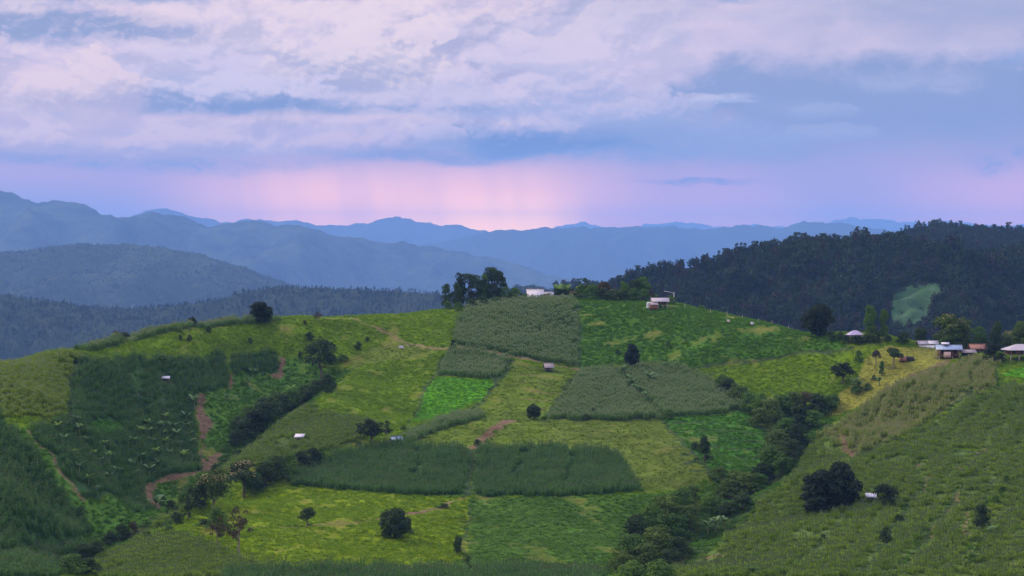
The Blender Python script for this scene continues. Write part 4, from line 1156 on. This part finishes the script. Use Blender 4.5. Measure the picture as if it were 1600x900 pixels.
# east ravine
G2 = 'thicket trees of the east ravine'
l5 = [(1128,606,26,22,'D'),(1138,616,34,28,'D'),(1152,628,38,32,'D'),(1168,642,34,30,'D'),(1186,652,40,36,'D'),(1204,660,42,40,'R'),(1190,668,40,34,'D'),(1222,652,42,40,'D'),(1240,648,44,38,'D'),(1258,646,44,36,'R'),(1276,648,42,36,'D'),(1292,644,36,30,'D'),(1302,636,24,22,'M'),(1250,668,44,36,'D'),(1272,668,34,30,'D'),(1228,690,44,42,'M'),(1246,700,46,42,'D'),(1216,712,48,44,'D'),(1238,722,40,38,'D'),(1204,734,46,42,'M'),(1224,742,36,34,'D'),(1192,752,40,32,'D'),
      (1150,760,40,30,'O'),(1124,752,32,24,'D'),(1168,776,48,40,'O'),(1140,780,46,34,'O'),(1186,770,38,34,'D'),(1160,796,40,30,'D'),(1112,800,38,34,'D'),(1082,790,34,34,'D'),(1136,806,32,24,'D'),(1066,804,44,46,'D'),(1042,818,52,50,'D'),(1076,826,44,40,'R'),(1018,838,54,54,'D'),(1056,846,52,48,'D'),(996,852,50,52,'D'),(1030,868,60,52,'D'),(984,874,50,44,'D'),(1060,872,44,36,'D'),(1012,893,52,48,'O'),(972,895,46,38,'D'),(1046,893,50,38,'D'),(1030,908,60,36,'M'),(990,910,56,36,'D')]
for i, (u, v, w, h, m) in enumerate(sorted(l5, key=lambda t: t[1])):
    m = {'D': ['M', 'D', 'O', 'D', 'M'][i % 5], 'R': ['R', 'O'][i % 2]}.get(m, m)
    desc = {'D': 'dark', 'R': 'reddish brown', 'M': 'green', 'O': 'yellowish green'}[m]
    T(u, v, w, h, 'bushy', m, '%s bushy tree in the east ravine, %s down from its upper end' % (desc, ordinal(i)), group=G2, name='bushy_tree')
for i, (u, v, h) in enumerate([(1106,836,22),(1118,832,24),(1130,828,20)]): banana(u, v, h, 'pale banana plant at the ravine edge beside the maize, %s of three' % ['lowest', 'middle', 'upper'][i])
# east slope
T(1284,803,66,66,'round','B','very broad round black green tree on the east slope, the lower of two', var=1, ymin=380)
T(1316,791,58,66,'round','B','round black green tree on the east slope, the upper of two', var=2, ymin=380)
T(1382,788,42,34,'bushy','B','dark bush behind the white roofed shelter on the east slope', var=0, ymin=380)
T(1384,848,22,26,'bushy','D','small dark bush on a furrow below the round trees', name='bush')
Sh(1405,815,18,13,'D','small dark shrub on the same furrow higher up')
T(1534,828,34,42,'bushy','D','dark bush at the bend of the shrub lined furrow', name='bush')
banana(1550,841,18,'lone banana plant beside the shrub lined furrow')
for i, (u, v) in enumerate([(1572,756),(1566,772),(1556,786),(1532,852),(1527,866),(1519,878),(1510,890)]):
    Sh(u, v, 14, 13, 'M', 'small green shrub on the long furrow, %s from the top' % ordinal(i), group='shrubs lining the long furrow')
Sh(1175,897,40,14,'M','low green scrub at the foot of the east slope'); Sh(1285,845,12,12,'D','tiny dark shrub on the olive slope below the twin round trees')
# bottom west
l6 = [(172,852,28,24,'D'),(190,846,32,30,'D'),(208,842,20,28,'R'),(150,866,34,24,'D'),(130,876,36,28,'D'),(112,896,52,34,'G'),(96,888,40,22,'D'),(138,896,40,26,'D'),(230,842,22,13,'M'),(160,878,26,16,'M'),(70,902,30,16,'M'),(125,806,20,14,'D')]
for i, (u, v, w, h, m) in enumerate(sorted(l6, key=lambda t: -t[0])):
    T(u, v, w, h, 'bushy', m, '%s bushy tree at the mouth of the west ravine, %s from the hedge side' % ({'D': 'dark', 'R': 'brown', 'G': 'bright green', 'M': 'green'}[m], ordinal(i)), group='thicket at the west ravine mouth', name='bushy_tree')
# banana plants in the dark maize
bn = [(340,45),(375,115),(430,195),(465,275),(520,355),(575,410),(465,65),(497,120),(550,205),(585,250),(637,335),(610,150),(640,220),(685,315),(755,265),(778,135),(800,315),(825,225),(870,70),(865,25),(890,125),(910,200),(935,260),(875,305),(945,45),(955,85),(970,135),(990,195),(1010,50),(1030,95),(1045,145),(1090,40),(1110,90),(1130,135),(1075,215),(440,10),(825,75)]
bn = [(x / 3.75, 660 + y / 3.75 + 4) for x, y in bn] + [(291,661),(259,662)]
bn.sort(key=lambda t: (round(t[0] / 24), t[1]))
cols = {}
for x, y in bn: cols.setdefault(round(x / 24), []).append((x, y))
for ci, c in enumerate(sorted(cols)):
    for ri, (x, y) in enumerate(cols[c]):
        banana(x, y, random.uniform(13, 19), 'banana plant among the dark maize, %s down in the %s column from the west' % (ordinal(ri), ordinal(ci)), 'banana plants in the dark maize', bright=random.random() < .25)
banana(303,640,22,'large banana plant on the maize rim beside the bare earth'); banana(244,800,26,'large banana plant in the gully below the bare earth')
banana(388,606,16,'banana plant at the top of the weedy hollow'); banana(355,628,12,'small banana plant in the middle of the weedy hollow'); banana(395,590,14,'pale banana plant between bare earth and weeds')
banana(135,821,10,'small bright banana plant at the tip of the grassy strip'); banana(455,622,20,'bright banana plant inside the west ravine thicket', bright=True); banana(448,634,18,'second bright banana plant inside the west ravine thicket', bright=True)
for i, (u, v, h) in enumerate([(974,590,18),(980,599,14),(986,607,14),(992,614,13),(1000,620,16),(1007,626,14)]):
    banana(u, v, h, 'banana plant of the line crossing the greyish maize, %s from the top' % ordinal(i), 'banana line in the greyish maize')
banana(1014,600,18,'banana plant apart from the line in the greyish maize'); banana(1022,602,16,'smaller banana plant apart from the line in the greyish maize')
banana(1046,640,12,'banana plant near the lower rim of the greyish maize')

# ------------------------------------------------------------------ far forest (one mass per hill)
def forest_tree(seed, mat, kind):
    me, C, Rr = crown_mesh(kind, seed, [mat, M_bark], 150, .085)
    return me
M_f1 = FM('wooded_hill_leaves', (.006, .014, .006), (.032, .052, .015), trans=.05, big=.010)
M_f2 = FM('wooded_hill_leaves_brown', (.022, .016, .012), (.040, .030, .018), trans=.05)
C_for = proto_coll('forest_trees', [forest_tree(300 + i, M_f2 if i == 5 else M_f1, ['round', 'conical', 'tall', 'column', 'spreading', 'round'][i]) for i in range(6)])
def forest(name, R_, n, h0, h1, label, cut=None, ylo=None, win=(-60, 1660), yhi=60):
    zf, (x0, x1, y0, y1) = R_
    yy = rng.uniform(ylo or y0, y1 * 0 + (R_[2] if len(R_) > 2 else 0) if False else yhi, n * 2) if False else None
    D = yhi
    Y = rng.uniform(ylo, D, n * 3); X = rng.uniform(x0, x1, n * 3)
    u = 800 + FPX * X / Y
    k = (u > win[0]) & (u < win[1]); X, Y = X[k][:n], Y[k][:n]
    Z = zf(X, Y)
    if cut is not None:
        k = ~cut(X, Y, Z) | ((450 - FPX * np.tan(np.arctan(Z / Y) + PITCH) > 516) & (rng.random(len(X)) < .3)); X, Y, Z = X[k], Y[k], Z[k]
    k = Z > -560; X, Y, Z = X[k], Y[k], Z[k]; m = len(X)
    h = rng.uniform(h0, h1, m) * np.exp(rng.normal(0, .16, m)) * (1 + .35 * np.clip(fbm(X / 60, Y / 60, 2, .5, 3), -1, 1)); w = h * rng.uniform(.45, .85, m)
    scatter(name, np.stack([X, Y, Z - .1 * h], -1), np.stack([np.zeros(m), np.zeros(m), rng.uniform(0, 6.28, m)], -1), np.stack([w, w, h], -1), rng.integers(0, 6, m), C_for, label, 'forest')
    print(name, m)
def clearing(X, Y, Z):
    u = 800 + FPX * X / Y; v = 450 - FPX * np.tan(np.arctan(Z / Y) + PITCH)
    return inside(CLR_CUT, u, v)
forest('forest', R1, 20000, 7, 12, 'dark woods covering the hill beyond the main hilltop', cut=clearing, ylo=1130, yhi=1530)
forest('forest', R1b, 12000, 7, 12, 'dark woods on the hill rising behind', ylo=1700, yhi=2130)
forest('forest', R2, 28000, 4.5, 8, 'bluish woods on the long ridge beyond the valley', ylo=2950, yhi=3740)
forest('forest', R3, 20000, 4.5, 7, 'hazy woods on the rounded hill', ylo=6000, yhi=6850)

# ------------------------------------------------------------------ buildings
M_wood = simple_mat('weathered_timber', (.13, .085, .06), .85, var=.35, scale=3)
M_woodr = simple_mat('red_brown_timber', (.20, .085, .05), .8, var=.3, scale=3)
M_post = simple_mat('pale_post', (.42, .34, .27), .85, var=.2, scale=3)
M_tin = simple_mat('pale_tin_roof', (.33, .28, .31), .65, .4, var=.12, scale=2)
M_tinw = simple_mat('white_tin_roof', (.46, .42, .46), .65, .4, var=.08, scale=2)
M_tinb = simple_mat('blue_grey_tin_roof', (.22, .28, .40), .5, .5, var=.15, scale=2)
M_tinv = simple_mat('violet_grey_roof', (.36, .28, .42), .5, .4, var=.12, scale=2)
M_thatch = simple_mat('greyed_thatch', (.26, .21, .22), .95, var=.3, scale=6)
M_rust = simple_mat('rusty_roof', (.25, .12, .09), .8, var=.3, scale=3)
M_white = simple_mat('white_wall', (.70, .66, .64), .8, var=.08, scale=2)
M_blue = simple_mat('blue_tarpaulin', (.08, .18, .42), .5)
M_pink = simple_mat('pinkish_plaster', (.62, .40, .33), .8, var=.1)
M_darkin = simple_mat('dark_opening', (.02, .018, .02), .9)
M_metal = simple_mat('galvanised_metal', (.62, .62, .64), .4, .5)
def base_at(u, v, ymin=300):
    p = hit(u, v, ymin); return Vector(p), p[1] / FPX
def root(name, p, rz, label, cat, group=None):
    o = bpy.data.objects.new(name, None); COL.objects.link(o); o.location = p; o.rotation_euler = (0, 0, rz)
    return tag(o, label, cat, group)
def part(name, g, mat, parent): return link(name, g.mesh(name, mat if isinstance(mat, list) else [mat]), parent)
def gable(g, L, W, z0, rise, over=.3, t=.06, ang=0):
    """ridge along x"""
    l = L / 2 + over; w = W / 2 + over; zb = z0 - rise * over / (W / 2)
    g.slab([(-l, -w, zb), (l, -w, zb), (l, 0, z0 + rise), (-l, 0, z0 + rise)], t)
    g.slab([(-l, .002, z0 + rise), (l, .002, z0 + rise), (l, w, zb), (-l, w, zb)], t)
    g.slab([(-l - .02, -.12, z0 + rise + .03), (l + .02, -.12, z0 + rise + .03), (l + .02, .12, z0 + rise + .03), (-l - .02, .12, z0 + rise + .03)], .05)
def hip(g, L, W, z0, rise, over=.5, ridge=.3):
    l = L / 2 + over; w = W / 2 + over; r = L / 2 * ridge; zb = z0 - .1; zt = z0 + rise
    A, B_, C_, D_ = (-l, -w, zb), (l, -w, zb), (l, w, zb), (-l, w, zb); E, G_ = (-r, 0, zt), (r, 0, zt)
    g.quad(A, B_, G_, E); g.quad(C_, D_, E, G_); g.quad(B_, C_, G_, (r + .001, 0, zt)); g.quad(D_, A, E, (-r - .001, 0, zt))
    g.quad((-l, -w, zb - .06), (-l, w, zb - .06), (l, w, zb - .06), (l, -w, zb - .06))
    for a, c in ((A, B_), (B_, C_), (C_, D_), (D_, A)): g.quad(a, c, (c[0], c[1], zb - .06), (a[0], a[1], zb - .06))
def tilt_roof(g, L, W, z0, rise, over=.3, t=.06):
    l = L / 2 + over; w = W / 2 + over
    g.slab([(-l, -w, z0), (l, -w, z0), (l, w, z0 + rise), (-l, w, z0 + rise)], t)
def hut(u, v, wpx, hpx, label, roofm, style='lean', rz=0.0, name='field_hut', wallm=None, ymin=300, walls=True, depth=.8):
    """little field shelter on posts: deck, back wall, roof"""
    p, s = base_at(u, v, ymin); L = wpx * s * .86; H = hpx * s; W = L * depth
    r = root(name, p, rz, label, 'hut')
    zr = H * .55
    for sx in (-1, 1):
        for sy in (-1, 1):
            g = Geo(); x, y = sx * L * .44, sy * W * .42
            g.box(x - .07, x + .07, y - .07, y + .07, -.5, zr + (.25 * H if (style == 'lean' and sy > 0) else 0)); part('post', g, M_wood, r)
    g = Geo(); g.box(-L * .46, L * .46, -W * .44, W * .44, H * .2, H * .2 + .1); part('deck', g, M_wood, r)
    if walls:
        g = Geo(); g.box(-L * .45, L * .45, W * .40, W * .44, H * .2 + .1, zr + .05)
        g.box(-L * .45, -L * .42, -W * .1, W * .40, H * .2 + .1, zr)
        part('wall', g, wallm or M_wood, r)
    g = Geo()
    if style == 'lean': tilt_roof(g, L, W, zr, H * .42, .25)
    else: gable(g, L, W, zr, H * .42, .3)
    part('roof', g, roofm, r); return r
hut(857,580,15,13,'small grey thatched field hut on the brown rowed field',M_thatch,'gable',rz=.25)
hut(468,688,14,10,'small shelter with a slanted white roof alone in the olive maize',M_tinw,'lean',rz=-.1)
hut(619,692,18,11,'field hut with a pale blue roof and dark red wall beside the spreading tree',M_tinb,'gable',rz=.3,wallm=M_rust)
hut(1361,784,16,13,'shelter with a bright whitish roof beside a dark bush on the east slope',M_tinw,'lean',rz=-.15,wallm=M_blue,ymin=380)
hut(259,596,12,8,'low flat white roofed shelter inside the large dark maize field',M_tinw,'lean',rz=.05,depth=.5)
hut(1425,463,6,5,'tiny white shelter in the green clearing of the wooded hill',M_tinw,'lean') if False else None
# a loose sheet and a scrap
def sheet(u, v, w, h, mat, label, name, rz=.3):
    p, s = base_at(u, v); g = Geo(); W = w * s / 2; H = h * s
    n = 5
    for i in range(n):
        for j in range(3):
            f = lambda a, c: ((a / n - .5) * 2 * W, (c / 3 - .5) * W * .9, .12 + H * (.2 + .8 * c / 3) + .06 * math.sin(a * 2.1 + c))
            g.quad(f(i, j), f(i + 1, j), f(i + 1, j + 1), f(i, j + 1))
    o = link(name, g.mesh(name, [mat]), None, p, rz); m = o.modifiers.new('thickness', 'SOLIDIFY'); m.thickness = .05
    return tag(o, label, 'sheet')
sheet(627,546,8,5,M_tin,'pale propped sheet lying on the brown patch beside the footpath','tin_sheet',.5)
sheet(634,817,6,6,M_tinw,'white scrap of sheeting behind the round tree in the yellow field','plastic_sheet')
sheet(1175,509,5,5,M_tinw,'small white sack like bundle on the east green pasture','sack'); sheet(1138,505,5,5,M_post,'small beige bundle on the east green pasture near a fence post','sack')
for i, (u, v, h) in enumerate([(1110,490,7),(1136,494,7),(1160,499,7),(1185,504,6),(1206,506,6),(1070,480,6),(1232,510,5)]):
    p, s = base_at(u, v); g = Geo(); H = h * s; g.tube([(0, 0, -.3), (.02, 0, H * .6), (.05, .02, H)], [.09, .08, .06], 6); g.tube([(.05, .02, H), (.05, .02, H + .04)], [.06, .01], 6)
    o = link('fence_post', g.mesh('fence_post', [M_post]), None, p); tag(o, 'pale fence post on the east crest, %s counted from the stilt house' % ordinal(sorted([1110,1136,1160,1185,1206,1070,1232]).index(u)), 'fence post', 'fence posts on the east crest')

def window(parent, x0, x1, y, z0, z1, sgn=-1):
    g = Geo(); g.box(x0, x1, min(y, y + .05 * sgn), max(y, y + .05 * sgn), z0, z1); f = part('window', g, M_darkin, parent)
    g = Geo(); yy = (y + .052 * sgn, y + .09 * sgn); a, b_ = min(yy), max(yy)
    for q in ((x0 - .06, x0, z0 - .06, z1 + .06), (x1, x1 + .06, z0 - .06, z1 + .06), (x0, x1, z1, z1 + .06), (x0, x1, z0 - .06, z0)): g.box(q[0], q[1], a, b_, q[2], q[3])
    part('frame', g, M_wood, f)
def house(u, v, wpx, hpx, label, roofm, wallm, roof='gable', stilts=.25, rz=0.0, depth=.7, rise=.35, porch=True, name='village_house', wins=2, group=None, ymin=300, over=.5, postm=None):
    p, s = base_at(u, v, ymin); L = wpx * s * .88; H = hpx * s; W = L * depth
    r = root(name, p, rz, label, 'house', group); zf = H * stilts; zw = H * (1 - rise)
    if stilts > 0:
        for i in range(4):
            for sy in (-1, 1):
                g = Geo(); x = -L * .46 + L * .92 * i / 3; y = sy * W * .44; g.box(x - .1, x + .1, y - .1, y + .1, -.8, zf); part('stilt', g, postm or M_post, r)
        g = Geo(); g.box(-L * .5, L * .5, -W * .5, W * .5, zf, zf + .14); part('floor', g, M_wood, r); zf += .14
    y0 = -W * .28 if porch else -W * .46
    g = Geo(); g.box(-L * .46, L * .46, y0, W * .46, zf - (0 if stilts else .5), zw); part('wall', g, wallm, r)
    if porch:
        for i in range(3):
            g = Geo(); x = -L * .45 + L * .45 * i; g.box(x - .06, x + .06, -W * .48, -W * .48 + .12, zf, zw); part('porch_post', g, M_post, r)
        g = Geo(); g.box(-L * .45, L * .45, -W * .485, -W * .465, zf + .5, zf + .58); g.box(-L * .45, L * .45, -W * .485, -W * .465, zf + .25, zf + .31); part('railing', g, M_wood, r)
    zc = (zf + zw) / 2; wh = (zw - zf) * .28
    for k in range(wins):
        x = -L * .3 + L * .6 * (k / max(1, wins - 1)) if wins > 1 else 0
        window(r, x - L * .06, x + L * .06, y0, zc - wh, zc + wh)
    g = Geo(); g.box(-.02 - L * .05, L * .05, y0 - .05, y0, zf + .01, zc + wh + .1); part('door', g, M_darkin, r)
    g = Geo()
    (gable if roof == 'gable' else hip)(g, L, W, zw, H * rise, over)
    part('roof', g, roofm, r); return r
# hilltop hamlet
r = house(836,463,26,18,'steep white roofed shed on the hilltop, the larger of two near the grove',M_tinw,M_white,'gable',0,.12,.8,.62,False,'shed',1)
r = house(857,462,14,12,'small white roofed shed half hidden behind hilltop shrubs',M_tinw,M_white,'gable',0,-.1,.8,.5,False,'shed',1)
r = house(894,465,20,11,'low house with a brownish sagging roof among hilltop bananas',M_rust,M_wood,'gable',0,.1,.7,.4,True,'house',1)
r = house(959,466,14,16,'small white walled house between hamlet trees',M_tinw,M_white,'gable',.1,.9,.9,.35,False,'house',1)
r = house(1031,481,27,16,'weathered stilt house with a pale wide roof at the hilltop edge',M_tin,M_wood,'gable',.3,.08,.6,.3,True,'stilt_house',2)
g = Geo(); tilt_roof(g, 2.6, 2.2, 1.3, .9, .1); o = part('lean_to_roof', g, M_thatch, r); o.location = (-2.4, -2.6, -.2)
g = Geo(); g.box(-3.8, -1.2, -3.5, -1.6, -.5, 1.1); part('lean_to_wall', g, M_woodr, r)
g = Geo(); g.tube([(0, 0, -.5), (0, 0, 1.6)], [.6, .6], 14); g.tube([(0, 0, 1.6), (0, 0, 1.85)], [.6, .1], 14)
p, s = base_at(1013, 481); tag(link('water_tank', g.mesh('water_tank', [M_metal]), None, p), 'grey upright water tank beside the stilt house', 'water tank')
# street lamp and pole
p, s = base_at(1053, 475); rr = root('street_lamp', p, 0, 'street lamp pole with a long arm behind the stilt house', 'street lamp')
g = Geo(); g.tube([(0, 0, -.5), (0, 0, 3.9)], [.14, .11], 8); part('pole', g, M_white, rr)
g = Geo(); g.tube([(0, 0, 3.5), (-1.4, 0, 4.0), (-2.7, 0, 4.25)], [.05, .05, .04], 6); part('arm', g, M_metal, rr)
g = Geo(); g.box(-3.3, -2.6, -.14, .14, 4.2, 4.34); part('lamp_head', g, M_metal, rr)
# east shoulder and village
house(1336,532,23,15,'house with a violet grey hipped roof half hidden by shrubs',M_tinv,M_white,'hip',.1,.15,.7,.42,True,'house',2)
house(1441,541,14,9,'low village shed with a dull tin roof, furthest from the stilt houses',M_tin,M_wood,'gable',0,.1,.7,.4,False,'shed',1)
house(1456,541,16,9,'low village shed with a bright pinkish tin roof',M_tinw,M_wood,'gable',0,.0,.7,.4,False,'shed',1)
p, s = base_at(1447, 543); g = Geo()
for i in range(7): g.box(-2.4 + .7 * i, -2.4 + .7 * i + .68, -.08, .08, -.5, .62 + .03 * (i % 2))
tag(link('boundary_wall', g.mesh('boundary_wall', [M_white]), None, p, -.04), 'low whitish boundary wall in front of the village sheds', 'wall')
r = house(1482,559,38,20,'open timber village house with a blue grey roof at the maize edge',M_tinb,M_woodr,'gable',.12,-.12,.6,.26,True,'stilt_house',2,over=.7)
g = Geo(); g.box(-1.6, .4, -2.35, -2.2, .1, 1.7); part('painted_board', g, M_pink, r)
g = Geo(); g.slab([(-2.1, -1.1, 3.9), (.2, -1.1, 3.9), (.2, .5, 4.35), (-2.1, .5, 4.35)], .06); part('ridge_patch', g, M_tinw, r)
p, s = base_at(1466, 560); rr = root('timber_rack', p, .1, 'open timber rack of shelves against the blue roofed village house', 'rack')
for x in (-.7, .7):
    for y in (-.4, .4):
        g = Geo(); g.box(x - .05, x + .05, y - .05, y + .05, -.3, 2.5); part('post', g, M_post, rr)
for z in (.4, 1.1, 1.8, 2.4):
    g = Geo(); g.box(-.8, .8, -.45, .45, z, z + .06); part('shelf', g, M_wood, rr)
house(1527,551,25,14,'red brown village house with a rusty roof behind the dark bush',M_rust,M_woodr,'gable',.15,.06,.6,.4,True,'village_house',2)
house(1468,541,8,10,'tiny white roofed hut between the sheds and the blossoming tree',M_tinw,M_rust,'gable',0,.5,.9,.4,False,'hut',1)
house(1578,549,13,10,'small blue roofed white hut behind the hipped roof house',M_tinb,M_white,'gable',0,.7,.9,.35,False,'hut',1)
house(1594,562,50,24,'stilt house with a white hipped roof and red brown walls at the village end',M_tin,M_woodr,'hip',.34,.1,.7,.34,True,'stilt_house',3,over=.7)
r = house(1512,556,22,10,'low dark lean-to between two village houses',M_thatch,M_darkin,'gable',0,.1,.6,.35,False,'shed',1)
# small tarpaulin shelter in the meadow
p, s = base_at(1417, 564); rr = root('tarpaulin_shelter', p, .25, 'low shelter of red sheeting with a dark arched cover on the meadow', 'shelter')
g = Geo(); n = 8
for i in range(n):
    a, c = math.pi * i / n, math.pi * (i + 1) / n
    g.quad((-.2, -1.1 * math.cos(a), 1.3 * math.sin(a)), (1.9, -1.1 * math.cos(a), 1.1 * math.sin(a)), (1.9, -1.1 * math.cos(c), 1.1 * math.sin(c)), (-.2, -1.1 * math.cos(c), 1.3 * math.sin(c)))
o = part('cover', g, M_darkin, rr); o.modifiers.new('thickness', 'SOLIDIFY').thickness = .05
g = Geo(); g.box(-2.2, -.3, -.7, .7, -.2, .9); g.slab([(-2.4, -.8, .95), (-.2, -.8, .95), (-.2, .8, 1.25), (-2.4, .8, 1.25)], .05); part('wall', g, M_rust, rr)
# bamboo stakes by the rack
for i in range(5):
    p, s = base_at(1447 + i * 4, 561 - i % 2); g = Geo(); g.tube([(0, 0, -.2), (.03 * i, 0, 1.1)], [.04, .03], 5)
    tag(link('stake', g.mesh('stake', [M_post]), None, p), 'thin stake in the grass before the blue roofed house, %s toward the rack' % ordinal(i), 'stake', 'garden stakes')
p, s = base_at(1555, 548); g = Geo(); g.tube([(0, 0, -.5), (0, 0, 9.0)], [.12, .06], 7); g.box(-.35, .35, -.04, .04, 8.4, 8.5)
tag(link('utility_pole', g.mesh('utility_pole', [M_wood]), None, p), 'thin utility pole rising out of the narrow village tree', 'pole')
